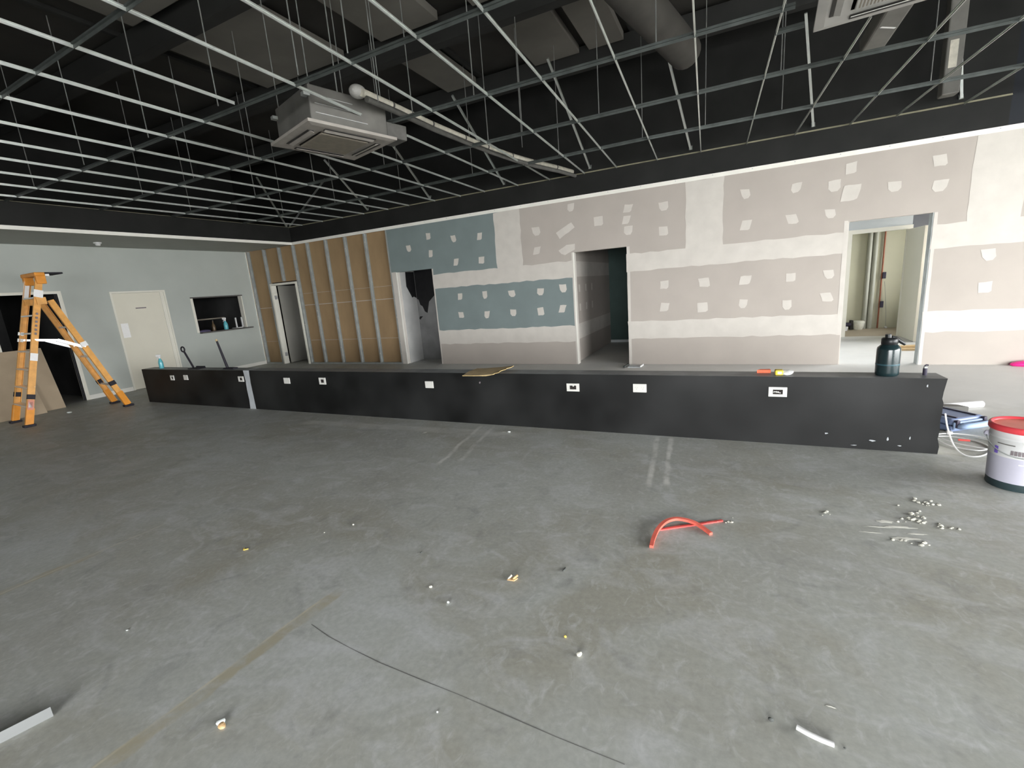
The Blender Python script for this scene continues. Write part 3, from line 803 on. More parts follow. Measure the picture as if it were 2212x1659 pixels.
outlet(6.44, 0.474, 0.12, 0.095, 'open', 'open square outlet frame right of the grey strip, beside a blank plate')
outlet(8.241, 0.461, 0.12, 0.085, 'blank', 'white blank plate left of the cardboard on the low wall')
outlet(10.068, 0.471, 0.135, 0.083, 'tab', 'open white outlet frame under the dark corridor doorway')
outlet(10.751, 0.480, 0.13, 0.085, 'double', 'white double power point right of the corridor doorway')
outlet(11.927, 0.476, 0.14, 0.085, 'wires', 'open white outlet frame with cable ends hanging in it')

# ------------------------------------------------------------------ ceiling grid
grid = thing('ceiling_grid', (8, -4, HG), 'open metal suspended ceiling grid hanging below the black roof space, without tiles', 'ceiling grid')
BY = [-9.3, -7.75, -6.38, -5.17, -3.94, -2.63, -1.31]
def main_tee(x0, y0, x1, y1):
    b = MB(); z = HG
    b.bar((x0, y0, z-0.012), (x1, y1, z-0.012), 0.022, 0.004, 'tee_shaded')
    b.bar((x0, y0, z+0.003), (x1, y1, z+0.003), 0.008, 0.030, 'tee_shaded')
    b.bar((x0, y0, z+0.014), (x1, y1, z+0.014), 0.014, 0.008, 'tee_shaded')
    b.build('main_tee', grid)
main_tee(XB+0.02, -9.3, XR-0.3, -9.3); main_tee(XB+0.02, -7.75, XR-0.3, -7.75)
main_tee(XB+0.02, -6.15, XR-0.3, -6.75)
main_tee(XB+0.02, -4.95, XR-0.3, -5.38)
main_tee(XB+0.02, -3.80, 7.25, -3.985); main_tee(8.15, -3.935, 11.92, -3.93); main_tee(11.82, -3.565, 12.02, -3.57)
main_tee(XB+0.02, -2.66, 12.4, -2.625); main_tee(12.4, -2.625, XR-0.3, -2.30)
main_tee(XB+0.02, -1.20, 10.5, -1.34); main_tee(10.5, -1.34, XR-0.3, -0.95)
AX = [(2.25, -.01), (2.93, -.004), (3.56, 0), (4.19, .005), (4.867, .003), (5.424, .013), (6.08, .014), (6.685, .025), (7.23, .038), (7.936, .04), (8.561, .045), (9.206, .045), (9.762, .046), (10.423, .047), (11.077, .042), (11.715, .032), (12.333, .042), (12.981, .027), (13.49, .06), (14.17, .06), (14.82, .06), (15.45, .06)]
def cross_tee(x, k, ya, yb):
    b = MB(); z = HG
    p0 = (x-k*ya, ya, z); p1 = (x-k*yb, yb, z)
    up = lambda p, h: (p[0], p[1], p[2]+h)
    b.bar(up(p0, -0.012), up(p1, -0.012), 0.016, 0.005, 'tee')
    b.bar(up(p0, 0.001), up(p1, 0.001), 0.010, 0.014, 'tee')
    b.build('cross_tee', grid)
for x, k in AX:
    if 7.1 < x < 7.3: segs = [(-0.02, -3.60), (-5.17, -10.4)]
    elif 7.9 < x < 8.0: segs = [(-0.02, -3.70), (-3.98, -10.4)]
    elif 12.2 < x < 12.5: segs = [(-0.02, -3.42), (-4.45, -10.4)]
    else: segs = [(-0.02, -10.4)]
    for a, bb in segs: cross_tee(x, k, a, bb)
# threaded hangers carrying the grid
rods = [(8.262,-5.17),(8.267,-4.75),(8.42,-4.376),(8.499,-3.94),(8.705,-2.64),(9.239,-3.94),(8.922,-2.052),(10.138,-2.63),(10.408,-1.34),(9.165,-2.60),(8.841,-5.2),(11.937,-2.62),(11.85,-3.93),(12.057,-1.31),(13.486,-1.2),(10.949,-3.94),(7.0,-2.63),(5.6,-2.64),(4.2,-2.64),(6.2,-1.27),(4.6,-1.25),(3.1,-1.22),(2.4,-2.66),(3.2,-3.84),(4.6,-3.88),(6.0,-3.94),(2.9,-5.0),(4.4,-5.05),(5.9,-5.1),(7.2,-5.17),(10.2,-5.2),(11.6,-5.2),(7.7,-1.3),(9.2,-1.33),(11.2,-1.33)]
for x, y in rods:
    MB().tube([(x, y, HG+0.02), (x, y, RZ-0.01)], 0.0055, 'rod', 6).build('hanger_rod', grid)

# braces leaning from the bulkhead edge back up into the roof space
def brace(p0, p1, label, foot=True):
    b = MB(); b.bar(p0, p1, 0.03, 0.026, 'tee', (1, 0, 0))
    if foot: b.bar((p0[0], p0[1], p0[2]-0.012), (p0[0], p0[1]+0.03, p0[2]+0.05), 0.05, 0.006, 'tee', (1, 0, 0))
    tag(b.build('bulkhead_brace'), label, 'brace', 'steel braces leaning up from the bulkhead')
BR = [(10.928, 10.65, -1.6, 4.72, 'long bright brace leaning above the fascia, third from the right end'),
      (9.31, 9.25, -1.75, 4.51, 'bright steel brace leaning above the corridor doorway end of the fascia'),
      (7.657, 7.65, -1.63, 4.46, 'bright steel brace just right of the pipe from the hanging air conditioner'),
      (5.964, 5.98, -1.08, 4.23, 'bright steel brace seen behind the right corner of the hanging air conditioner'),
      (4.313, 4.30, -1.06, 4.26, 'bright steel brace seen below the hanging air conditioner'),
      (12.55, 12.28, -1.1, 4.45, 'dim steel brace between the two air conditioners, near the right one'),
      (14.13, 14.06, -0.05, 4.08, 'short dim brace beside the vertical grey duct at right')]
for xb_, xt, yt, zt, lab in BR: brace((xb_, -0.03, 3.44), (xt, yt, zt), lab)
brace((1.80, -0.10, 3.40), (2.35, -1.10, 4.25), 'thin brace rising from the far left corner of the bulkhead, leaning left')
brace((1.82, -0.024, 3.40), (3.2, -0.024, 4.25), 'thin brace rising from the far left corner of the bulkhead, leaning right', False)

# ------------------------------------------------------------------ air conditioners
def air_con(c, yaw, label, dusty=True, tilt=(0, 0), hb=0.34):
    T = placed(c, yaw, tilt[0], tilt[1])
    o = thing('air_conditioner', c, label, 'air conditioner', 'ceiling cassette air conditioners')
    W_ = 'ac_white' if dusty else 'ac_clean'
    s = 0.475
    # body of folded sheet with swaged lines
    b = MB(T); b.box((-0.41, -0.41, 0.035), (0.41, 0.41, hb), 'ac_body', 0.012)
    for z in (0.12, 0.20, 0.27): b.box((0.409, -0.36, z), (0.414, 0.30-z, z+0.005), 'alu')
    body = b.build('body', o)
    for a, bb in ((-0.39, -0.3), (0.39, -0.3)):
        MB(T).box((a-0.03, bb-0.16, 0.25), (a+0.03, bb-0.10, 0.28), 'steel').build('mounting_lug', body)
    # panel frame
    b = MB(T)
    prof = [(s, 0.0), (s, 0.03), (s-0.02, 0.04)]
    for q in range(4):
        R_ = Matrix.Rotation(q*math.pi/2, 4, 'Z')
        m = MB(T @ R_)
        m.add([(-s, -s, 0.035), (s, -s, 0.035), (s, -s, 0.008), (-s, -s, 0.008),
               (s-0.06, -s+0.06, 0.0), (-s+0.06, -s+0.06, 0.0)],
              [[0, 1, 2, 3], [3, 2, 4, 5]], W_)
        m.add([(-s+0.06, -s+0.06, 0.0), (s-0.06, -s+0.06, 0.0), (s-0.20, -s+0.20, 0.004), (-s+0.20, -s+0.20, 0.004)], [[0, 1, 2, 3]], W_)
        b.v += m.v; off = len(b.v)-len(m.v)
        for fc in m.f: b.f.append([i+off for i in fc]); b.m.append(b.mi(W_)); b.sm.append(False)
    b.add([(-s, -s, 0.035), (s, -s, 0.035), (s, s, 0.035), (-s, s, 0.035)], [[0, 1, 2, 3]], W_)
    fr = b.build('panel_frame', o)
    for q in range(4):
        T2 = T @ Matrix.Rotation(q*math.pi/2, 4, 'Z')
        MB(T2).box((-0.27, -0.395, -0.004), (0.27, -0.335, 0.004), 'ac_dark').build('air_slot', fr)
        v = MB(T2 @ placed((0, -0.352, -0.008), 0, math.radians(-18))); v.box((-0.265, -0.022, -0.002), (0.265, 0.022, 0.002), W_); v.build('vane', fr)
    g = MB(T); g.box((-0.255, -0.255, -0.012), (0.255, 0.255, 0.006), 'ac_grille' if dusty else 'ac_clean', 0.006)
    if not dusty:
        for i in range(24):
            x = -0.23+0.02*i; g.box((x-0.004, -0.235, -0.0135), (x+0.004, 0.235, -0.012), 'ac_grille')
    g.build('intake_grille', o)
    if dusty:
        MB(T).box((0.12, 0.41, 0.05), (0.40, 0.66, 0.20), 'lag_grey', 0.01).build('control_box', o)
    for a, bb in ((-0.38, -0.38), (0.38, -0.38), (0.38, 0.38), (-0.38, 0.38)):
        p = T @ Vector((a, bb, hb)); MB().tube([p, (p.x, p.y, RZ-0.01)], 0.0055, 'rod', 6).build('hanger_rod', o)
    return o
air_con((7.68, -4.265, 3.185), -0.327, 'dusty air conditioner cassette hanging left of centre, its panel below the open grid', True, (-0.02, 0.02), 0.36)
air_con((12.49, -4.34, 3.20), -0.07, 'clean white air conditioner cassette cut by the top edge at right', False)

# lagged pipes
def pipe_thing(name, label, cat, pts, rad, m, bands=None, bm='lag_grey', n=12):
    o = thing(name, pts[0], label, cat)
    MB().tube(pts, rad, m, n).build('lagging', o)
    return o
PP = [(8.27, -4.42, 3.50), (8.29, -4.0, 3.50), (8.33, -3.34, 3.48), (8.39, -2.7, 3.47), (8.45, -2.19, 3.46), (8.55, -1.6, 3.45), (8.67, -1.06, 3.45), (8.86, -0.5, 3.44), (8.99, -0.02, 3.43)]
o = pipe_thing('lagged_pipe', 'pale lagged pipe running from the hanging air conditioner to the black fascia', 'pipe', PP, 0.038, 'foil')
MB().tube([(x+0.05, y, z-0.07) for x, y, z in PP], 0.03, 'lag_grey', 10).build('drain_pipe', o)
for i in range(1, 8):
    a = Vector(PP[i]); d = (Vector(PP[i+1])-a).normalized()
    MB().tube([a-d*0.012, a+d*0.012], 0.041, 'lag_grey', 12).build('pipe_strap', o)
MB().blob((8.20, -4.40, 3.53), (0.075, 0.085, 0.06), 'ac_clean', 3, 3, 0.08).build('foam_end', o)
o = thing('lagged_pipe', (12.6, -3.9, 3.65), 'dim grey lagged duct running back from the right-hand air conditioner', 'pipe')
MB().box((12.70, -3.9, 3.62), (12.90, -1.80, 3.78), 'duct', 0.02).build('lagging', o)
b = MB(); b.bar((12.74, -2.45, 3.618), (12.87, -2.35, 3.618), 0.02, 0.002, 'sticker', (0, 1, 0)); b.build('tape_strip', o)
o = thing('vertical_duct', (14.05, -0.2, HG+0.0), 'grey vertical duct standing in front of the black upper wall at right', 'duct')
MB().box((13.83, -0.38, 3.43), (14.00, -0.22, RZ-0.01), 'duct', 0.015).build('duct_body', o)
MB().box((13.86, -0.383, 3.72), (13.94, -0.381, 4.02), 'foil').build('tape_patch', o)
tag(MB().tube([(10.50, -3.7, 4.22), (10.62, -3.1, 4.22), (10.80, -2.3, 4.22), (10.97, -1.52, 4.22)], 0.19, 'lag_dark', 20).build('round_duct'),
    'big dark round duct in the roof space above the fascia brace', 'duct')

# smoke detector on the soffit
o = thing('smoke_detector', (0.70, -3.47, HB), 'small white smoke detector under the grey soffit above the cream door', 'smoke detector')
MB().lathe([(0.055, -0.022), (0.062, -0.016), (0.062, 0.0)], (0.70, -3.47, HB), 'white_plastic', 24).build('base', o)
MB().lathe([(0.012, -0.062), (0.036, -0.056), (0.042, -0.03), (0.046, -0.022)], (0.70, -3.47, HB), 'white_plastic', 24).build('sensor_head', o)

# ------------------------------------------------------------------ step ladder
lad = thing('step_ladder', (1.4, -4.75, 0), 'tall orange fibreglass step ladder standing open before the dark doorway', 'ladder')
FN = (Vector((1.70, -5.40, 0.03)), Vector((1.52, -4.72, 2.30)))
FF = (Vector((0.95, -5.32, 0.03)), Vector((1.10, -4.72, 2.30)))
RN = (Vector((1.87, -4.15, 0.03)), Vector((1.50, -4.66, 1.92)))
RF = (Vector((1.18, -4.05, 0.03)), Vector((1.12, -4.66, 1.92)))
def rail(seg, name, deep):
    p0, p1 = seg; d = (p1-p0); b = MB()
    side = (0, 1, 0)
    w_ = 0.085
    b.bar(p0, p1, w_, 0.008, 'orange', side)
    u = Vector(side); dn = d.normalized(); u = (u-dn*u.dot(dn)).normalized(); t_ = dn.cross(u)
    for sg in (-1, 1):
        o_ = u*(sg*(w_/2-0.004)); inn = t_*(0.014 if deep > 0 else -0.014)
        b.bar(p0+o_+inn, p1+o_+inn, 0.008, 0.03, 'orange', side)
    r_ = b.build(name, lad)
    # rubber foot, boot and dark collar
    fb_ = MB(); e = p0+dn*0.02
    fb_.box((p0.x-0.045, p0.y-0.07, 0), (p0.x+0.045, p0.y+0.07, 0.035), 'rubber', 0.008); fb_.build('rubber_foot', r_)
    b2 = MB(); b2.bar(p0+dn*0.005, p0+dn*0.26, w_+0.008, 0.042, 'orange_deep', side); b2.build('boot', r_)
    b3 = MB(); b3.bar(p0+dn*0.40, p0+dn*0.475, w_+0.006, 0.036, 'rubber', side); b3.build('collar', r_)
    return r_, u, dn, t_
rf, uF, dF, tF = rail(FN, 'front_rail', 1); rail(FF, 'front_rail', -1); rr, uR, dR, tR = rail(RN, 'rear_rail', 1); rail(RF, 'rear_rail', -1)
def on(seg, k): return seg[0].lerp(seg[1], k)
for i in range(1, 8):
    k = i*0.122
    a, c_ = on(FN, k), on(FF, k)
    MB().bar(a, c_, 0.085, 0.022, 'alu', (0, 1, 0)).build('step', lad)
for k in (0.2, 0.48, 0.76):
    MB().bar(on(RN, k), on(RF, k), 0.022, 0.03, 'alu', (0, 1, 0)).build('rear_brace', lad)
for q, k in ((FN, RN), (FF, RF)):
    a = on(q, 0.565); e = on(k, 0.57); mid = a.lerp(e, 0.45)+Vector((0, 0, 0.055))
    b = MB(); b.bar(a, mid, 0.03, 0.008, 'alu'); b.bar(mid, e, 0.045, 0.008, 'alu'); b.build('spreader', lad)
# top cap and its tray
b = MB()
b.box((1.06, -4.79, 2.30), (1.57, -4.66, 2.36), 'orange_deep', 0.012)
b.box((1.49, -4.78, 2.18), (1.56, -4.66, 2.31), 'orange_deep', 0.008); b.box((1.06, -4.78, 2.18), (1.13, -4.66, 2.31), 'orange_deep', 0.008)
b.build('top_cap', lad)
b = MB(); b.box((1.16, -4.66, 2.335), (1.54, -4.42, 2.362), 'rubber', 0.01); b.box((1.16, -4.66, 2.30), (1.54, -4.60, 2.335), 'sticker', 0.004)
b.build('tool_tray', lad)
# pivots
for q in (FN, FF):
    p = on(q, 0.83); MB().bar(p+Vector((0, -0.02, 0)), p+Vector((0, 0.10, 0.0)), 0.11, 0.05, 'orange').build('pivot_bracket', lad)
# stickers on the near rails and at the far one
def rail_label(seg, k0, k1, m, name, wd=0.07, par=rf, off=0.006):
    a, c_ = on(seg, k0), on(seg, k1); d = (c_-a).normalized(); t_ = tF if seg is FN else tR
    for sg in (1,):
        o_ = Vector((0.030, -0.006, 0)) if seg is FN else Vector((0.03, 0, 0))
        b = MB(); b.bar(a+o_, c_+o_, wd, 0.003, m, (0, 1, 0)); return b.build(name, par)
rail_label(FN, 0.855, 0.905, 'sticker', 'label_sticker', 0.11)
rail_label(FN, 0.425, 0.475, 'sticker', 'label_sticker', 0.088)
rail_label(FN, 0.10, 0.165, 'red_sticker', 'warning_sticker', 0.07)
lb_ = rail_label(FN, 0.115, 0.15, 'sticker', 'label_sticker', 0.05)
for i in range(6):
    k = 0.60+0.027*i
    q = rail_label(FN, k, k+0.014, 'letter', 'lettering', 0.026)
rail_label(RN, 0.58, 0.62, 'sticker', 'label_sticker', 0.09, rr)
a, c_ = on(FF, 0.86), on(FF, 0.98)
MB().bar(a+Vector((0.022, -0.012, 0)), c_+Vector((0.022, -0.012, 0)), 0.07, 0.004, 'sticker', (0, 1, 0)).build('label_sticker', lad)
for k in (0.555, 0.60):
    a, c_ = on(FF, k), on(FF, k+0.022)
    MB().bar(a+Vector((0.022, -0.03, 0)), c_+Vector((0.022, -0.03, 0)), 0.07, 0.004, 'sticker', (0, 1, 0)).build('label_sticker', lad)

# boards leaning by the doorway
def lean_board(y0, y1, xb_, xt, h, th, name, label):
    b = MB()
    d = Vector((xt-xb_, 0, h)).normalized(); nrm = Vector((d.z, 0, -d.x))
    p = [Vector((xb_, y0, 0)), Vector((xb_, y1, 0)), Vector((xt, y1, h)), Vector((xt, y0, h))]
    q = [v+nrm*th for v in p]
    zmin = min(v.z for v in q); p = [v-Vector((0, 0, zmin)) for v in p]; q = [v-Vector((0, 0, zmin)) for v in q]
    b.add(p+q, [[0, 3, 2, 1], [4, 5, 6, 7]], 'mdf'); b.add(p+q, [[0, 1, 5, 4], [1, 2, 6, 5], [2, 3, 7, 6], [3, 0, 4, 7]], 'mdf_edge')
    tag(b.build(name), label, 'board', 'boards leaning at the left wall')
lean_board(-5.9, -4.46, 0.36, 0.03, 1.12, 0.018, 'leaning_board', 'brown board leaning across the dark doorway, behind a wider front board')
lean_board(-6.0, -4.79, 0.56, 0.09, 1.00, 0.016, 'leaning_board', 'front brown board leaning at the left wall behind the ladder, cut by the photo edge')

# ------------------------------------------------------------------ small things at the hatch and the low wall
def spray_bottle(x, y, z, h, label, yaw=0.0, r=0.036):
    o = thing('spray_bottle', (x, y, z), label, 'spray bottle')
    k = h/0.27
    MB().lathe([(r*0.95, 0), (r, 0.01*k), (r, 0.11*k), (r*0.85, 0.14*k), (r*0.5, 0.175*k), (r*0.38, 0.195*k)], (x, y, z), 'teal', 24).build('bottle', o)
    MB().lathe([(r*0.42, 0.192*k), (r*0.42, 0.215*k)], (x, y, z), 'white_plastic', 16).build('collar', o)
    T = placed((x, y, z+0.215*k), yaw)
    b = MB(T); b.box((-0.055*k, -0.012, 0.008*k), (0.028*k, 0.012, 0.052*k), 'white_plastic', 0.005); b.box((-0.015, -0.010, 0), (0.015, 0.010, 0.01*k), 'white_plastic')
    hd = b.build('spray_head', o)
    b = MB(T); b.bar((-0.028*k, 0, 0.010*k), (-0.042*k, 0, -0.045*k), 0.012, 0.008, 'white_plastic', (0, 1, 0)); b.build('trigger', hd)
spray_bottle(-0.06, -0.875, WN[2], 0.30, 'teal spray bottle with white trigger standing in the dark serving hatch', R90, 0.05)
spray_bottle(2.355, -3.73, HH, 0.25, 'teal spray bottle with white top at the left end of the low black wall', 0.6)
o = thing('brown_bottle', (-0.10, -1.16, WN[2]), 'small brown bottle left of the teal spray bottle in the hatch', 'bottle')
MB().lathe([(0.038, 0), (0.04, 0.01), (0.04, 0.13), (0.016, 0.18), (0.014, 0.24)], (-0.10, -1.16, WN[2]), 'amber', 20).build('bottle', o)
MB().lathe([(0.016, 0.24), (0.016, 0.262)], (-0.10, -1.16, WN[2]), 'ac_dark', 16).build('cap', o)
o = thing('glass_rack', (-0.12, -0.50, WN[2]), 'white open box frame at the right end of the serving hatch', 'box')
for y, wd in ((-0.60, 0.026), (-0.435, 0.032)):
    MB().box((-0.06, y-wd/2, WN[2]), (-0.03, y+wd/2, WN[2]+0.27), 'white_plastic').build('side_post', o)
MB().box((-0.06, -0.61, WN[2]), (-0.03, -0.42, WN[2]+0.02), 'white_plastic').build('base_bar', o)
MB().box((-0.25, -0.60, WN[2]), (-0.06, -0.43, WN[2]+0.012), 'white_plastic').build('base', o)
tag(MB().blob((-0.10, -1.40, WN[2]+0.012), (0.07, 0.16, 0.035), mat('faded_purple_cloth', (0.10, 0.085, 0.16), 0.8, var=0.2, scale=20), 4, 3, 0.2).build('cloth'),
    'folded dark purple cloth lying at the left of the hatch sill', 'cloth')

# shovel and brush resting on the low wall
o = thing('hand_shovel', (3.30, -3.73, HH), 'black shovel with D-shaped grip propped at the low wall, left of the brush', 'shovel')
p0, p1 = Vector((3.30, -3.73, HH+0.02)), Vector((3.145, -3.735, 0.905))
MB().tube([p0, p0.lerp(p1, 0.5), p1], 0.016, 'rubber', 10).build('handle', o)
d_ = (p1-p0).normalized(); s_ = Vector((0.85, 0.1, 0.35)).normalized()
ring = []
for k in range(17):
    a = 2*math.pi*k/16
    ring.append(p1 + d_*(0.042+0.042*math.sin(a)) + Vector((0.9, 0, 0.43)).normalized()*(0.048*math.cos(a)))
MB().tube(ring, 0.012, 'rubber', 8, False).build('grip', o)
b = MB(); b.box((3.25, -3.80, HH), (3.53, -3.66, HH+0.012), 'rubber', 0.004); b.box((3.27, -3.67, HH), (3.51, -3.655, HH+0.03), 'rubber'); b.build('blade', o)
o = thing('hand_brush', (4.21, -3.73, HH), 'black long-handled brush with pale wooden tip propped on the low wall', 'brush')
p0, p1 = Vector((4.215, -3.73, HH+0.02)), Vector((4.095, -3.735, 1.06))
MB().tube([p0, p1], [0.021, 0.015], 'rubber', 10).build('handle', o)
MB().tube([p1, p1+(p1-p0).normalized()*0.035], [0.019, 0.016], 'card', 10).build('tip', o)
b = MB(); b.box((4.16, -3.77, HH), (4.42, -3.69, HH+0.022), 'rubber', 0.005); b.build('head', o)

# cardboard scrap on the low wall
b = MB()
top = [(8.80, -3.975), (8.95, -3.972), (9.10, -3.968), (9.185, -3.962), (9.20, -3.945), (9.195, -3.93), (9.24, -3.92), (9.235, -3.86), (9.27, -3.80), (9.25, -3.74), (9.285, -3.69), (9.28, -3.63), (9.27, -3.58), (9.0, -3.60), (8.80, -3.62), (8.79, -3.8)]
n = len(top); zf = lambda x, y: HH+0.006+max(0, x-9.1)*0.16-max(0, -3.85-y)*0.12
vs = [(x, y, zf(x, y)) for x, y in top]+[(x, y, zf(x, y)+0.006) for x, y in top]
b.add(vs, [list(range(n))[::-1], list(range(n, 2*n))], 'card')
b.add(vs, [[k, (k+1) % n, n+(k+1) % n, n+k] for k in range(n)], 'card_edge')
tag(b.build('cardboard_scrap'), 'torn brown cardboard piece lying over the top of the low black wall', 'cardboard')
b = MB(); b.prism([(11.77, -3.70), (11.80, -3.65), (11.875, -3.64), (11.88, -3.69)], 2, HH, HH+0.028, 'orange_bit')
tag(b.build('plastic_offcut'), 'orange-red plastic offcut on the low wall, left of the yellow packet', 'plastic offcut')
o = thing('packet', (11.97, -3.76, HH), 'clear and yellow packet lying on the low wall above the wired outlet', 'packet')
b = MB(); b.box((11.905, -3.80, HH), (11.97, -3.72, HH+0.045), 'yellow', 0.01); b.box((11.925, -3.802, HH+0.012), (11.955, -3.80, HH+0.034), 'sticker'); b.build('yellow_end', o)
b = MB(); b.blob((12.005, -3.76, HH+0.022), (0.05, 0.04, 0.024), 'clear', 8, 2, 0.3); b.box((11.965, -3.785, HH+0.004), (12.03, -3.735, HH+0.04), 'clear', 0.008); b.build('clear_wrapper', o)

# water jug
jx, jy = 12.70, -3.735
o = thing('water_jug', (jx, jy, HH), 'big smoky dark water jug standing at the right end of the low wall', 'jug')
MB().lathe([(0.068, 0), (0.076, 0.008), (0.078, 0.03), (0.078, 0.21), (0.075, 0.228), (0.056, 0.248), (0.046, 0.258)], (jx, jy, HH), 'jug', 40).build('body', o)
MB().lathe([(0.0785, 0.088), (0.0791, 0.094), (0.0785, 0.10)], (jx, jy, HH), 'timber_dim', 40).build('level_band', o)
MB().lathe([(0.050, 0.252), (0.054, 0.256), (0.054, 0.298), (0.046, 0.306), (0.03, 0.308)], (jx, jy, HH), 'jug_black', 32).build('lid', o)
b = MB(); T = placed((jx, jy, HH), 0.42)
b = MB(T); b.tube([(-0.012, 0, 0.30), (-0.015, 0, 0.335)], [0.022, 0.020], 'jug_black', 16); b.build('spout_cap', o)
b = MB(T); b.tube([(0.015, 0, 0.31), (0.045, -0.004, 0.300), (0.072, -0.008, 0.275), (0.10, -0.012, 0.255), (0.112, -0.014, 0.243)], [0.012, 0.013, 0.014, 0.013, 0.009], 'jug_black', 12); b.build('handle', o)
b = MB(T); b.tube([(0.045, 0, 0.26), (0.072, -0.006, 0.272)], 0.010, 'jug_black', 10); b.build('handle_loop', o)
o = thing('lighter', (12.945, -3.72, HH), 'small dark lighter standing right of the jug on the low wall', 'lighter')
MB().lathe([(0.013, 0), (0.014, 0.003), (0.014, 0.055)], (12.945, -3.72, HH), 'case_dark', 16).build('body', o)
b = MB(); b.box((12.935, -3.731, HH+0.055), (12.957, -3.709, HH+0.070), 'steel', 0.003); b.tube([(12.94, -3.72, HH+0.072), (12.95, -3.72, HH+0.082), (12.962, -3.72, HH+0.079)], 0.006, 'case_dark', 8); b.build('lighter_head', o)

# ------------------------------------------------------------------ right foreground
# bucket
bx, by = 13.285, -4.36
o = thing('paint_pail', (bx, by, 0), 'white pail with red lid and dark base at the right edge of the photo', 'pail')
MB().lathe([(0.146, 0), (0.148, 0.004), (0.1485, 0.05)], (bx, by, 0), 'pail_base', 48).build('base_band', o)
b = MB(); b.lathe([(0.1485, 0.05), (0.153, 0.22)], (bx, by, 0), 'pail_label', 48); b.lathe([(0.153, 0.22), (0.157, 0.335), (0.162, 0.338), (0.162, 0.350), (0.158, 0.353), (0.159, 0.392)], (bx, by, 0), 'pail', 48)
body = b.build('body', o)
MB().lathe([(0.166, 0.388), (0.170, 0.392), (0.170, 0.418), (0.164, 0.428), (0.152, 0.428), (0.146, 0.414)], (bx, by, 0), 'pail_lid', 48).build('lid_rim', o)
MB().lathe([(0.147, 0.408), (0.147, 0.4145)], (bx, by, 0), 'pail_top', 48).build('lid_top', o)
def on_pail(a, z, r=0.158): return Vector((bx+r*math.cos(a), by+r*math.sin(a), z))
# smudged print on the label (illegible at this distance)
A0 = math.atan2(-8.30-by, 11.53-bx)
def print_patch(a0, a1, z0, z1, m, name, r=0.1575):
    n_ = 8; vs = []
    for i in range(n_+1):
        a = a0+(a1-a0)*i/n_; vs += [on_pail(a, z0, r-0.0), on_pail(a, z1, r+0.0005)]
    MB().add(vs, [[2*i, 2*i+2, 2*i+3, 2*i+1] for i in range(n_)], m).build(name, body)
for i in range(5):
    a = A0-0.28+0.105*i; print_patch(a, a+0.08, 0.245, 0.275, 'letter', 'lettering')
print_patch(A0+0.30, A0+0.46, 0.235, 0.275, 'purple', 'logo_dot')
print_patch(A0-0.02, A0+0.30, 0.183, 0.190, 'sticker', 'label_line', 0.1545)
print_patch(A0-0.75, A0-0.18, 0.305, 0.312, 'duct', 'label_line', 0.1585)
print_patch(A0-0.85, A0-0.70, 0.235, 0.285, 'purple', 'logo_dot')
for sg in (-1.45, 1.69):
    MB().blob(on_pail(A0+sg, 0.335, 0.166), (0.018, 0.018, 0.022), 'pail_label', 2, 2, 0.1).build('handle_boss', o)
pts = [on_pail(A0-1.45+3.14*t_/14, 0.335-0.10*math.sin(math.pi*t_/14), 0.170) for t_ in range(15)]
MB().tube(pts, 0.0035, 'steel_dull', 6).build('bail_handle', o)

# tool case
T = placed((13.37, -3.03, 0), 0.62)
o = thing('tool_case', (13.37, -3.03, 0), 'blue-grey plastic tool case lying flat behind the end of the low wall', 'tool case')
MB(T).box((-0.18, -0.15, 0), (0.18, 0.18, 0.055), 'case_blue', 0.015).build('lower_shell', o)
MB(T).box((-0.175, -0.145, 0.058), (0.175, 0.175, 0.115), 'case_blue', 0.02).build('upper_shell', o)
for x in (-0.10, 0.11): MB(T).box((x-0.010, -0.13, 0.115), (x+0.010, 0.15, 0.123), 'case_dark', 0.003).build('rib', o)
b = MB(T)
ring = [(0.135*math.cos(a), -0.195+0.040*math.sin(a), 0.062-0.012*math.sin(a)) for a in [2*math.pi*k/28 for k in range(29)]]
b.tube(ring, 0.026, 'case_light', 12, False); b.box((-0.17, -0.168, 0.025), (0.17, -0.146, 0.095), 'case_light', 0.010)
b.build('handle', o)
for x in (-0.145, 0.145): MB(T).box((x-0.018, -0.178, 0.045), (x+0.018, -0.150, 0.112), 'case_dark', 0.005).build('latch', o)
# white tube behind it
tag(MB().tube([(13.40, -2.545, 0.035), (13.84, -2.335, 0.035)], 0.034, 'white_plastic', 20).build('plastic_tube'), 'short white plastic tube lying behind the tool case', 'tube')
tag(MB().prism([(13.30, -2.68), (13.62, -2.68), (13.56, -2.60), (13.34, -2.585)], 2, 0.0, 0.09, 'duct').build('grey_block'), 'grey block between the tool case and the white tube', 'block')
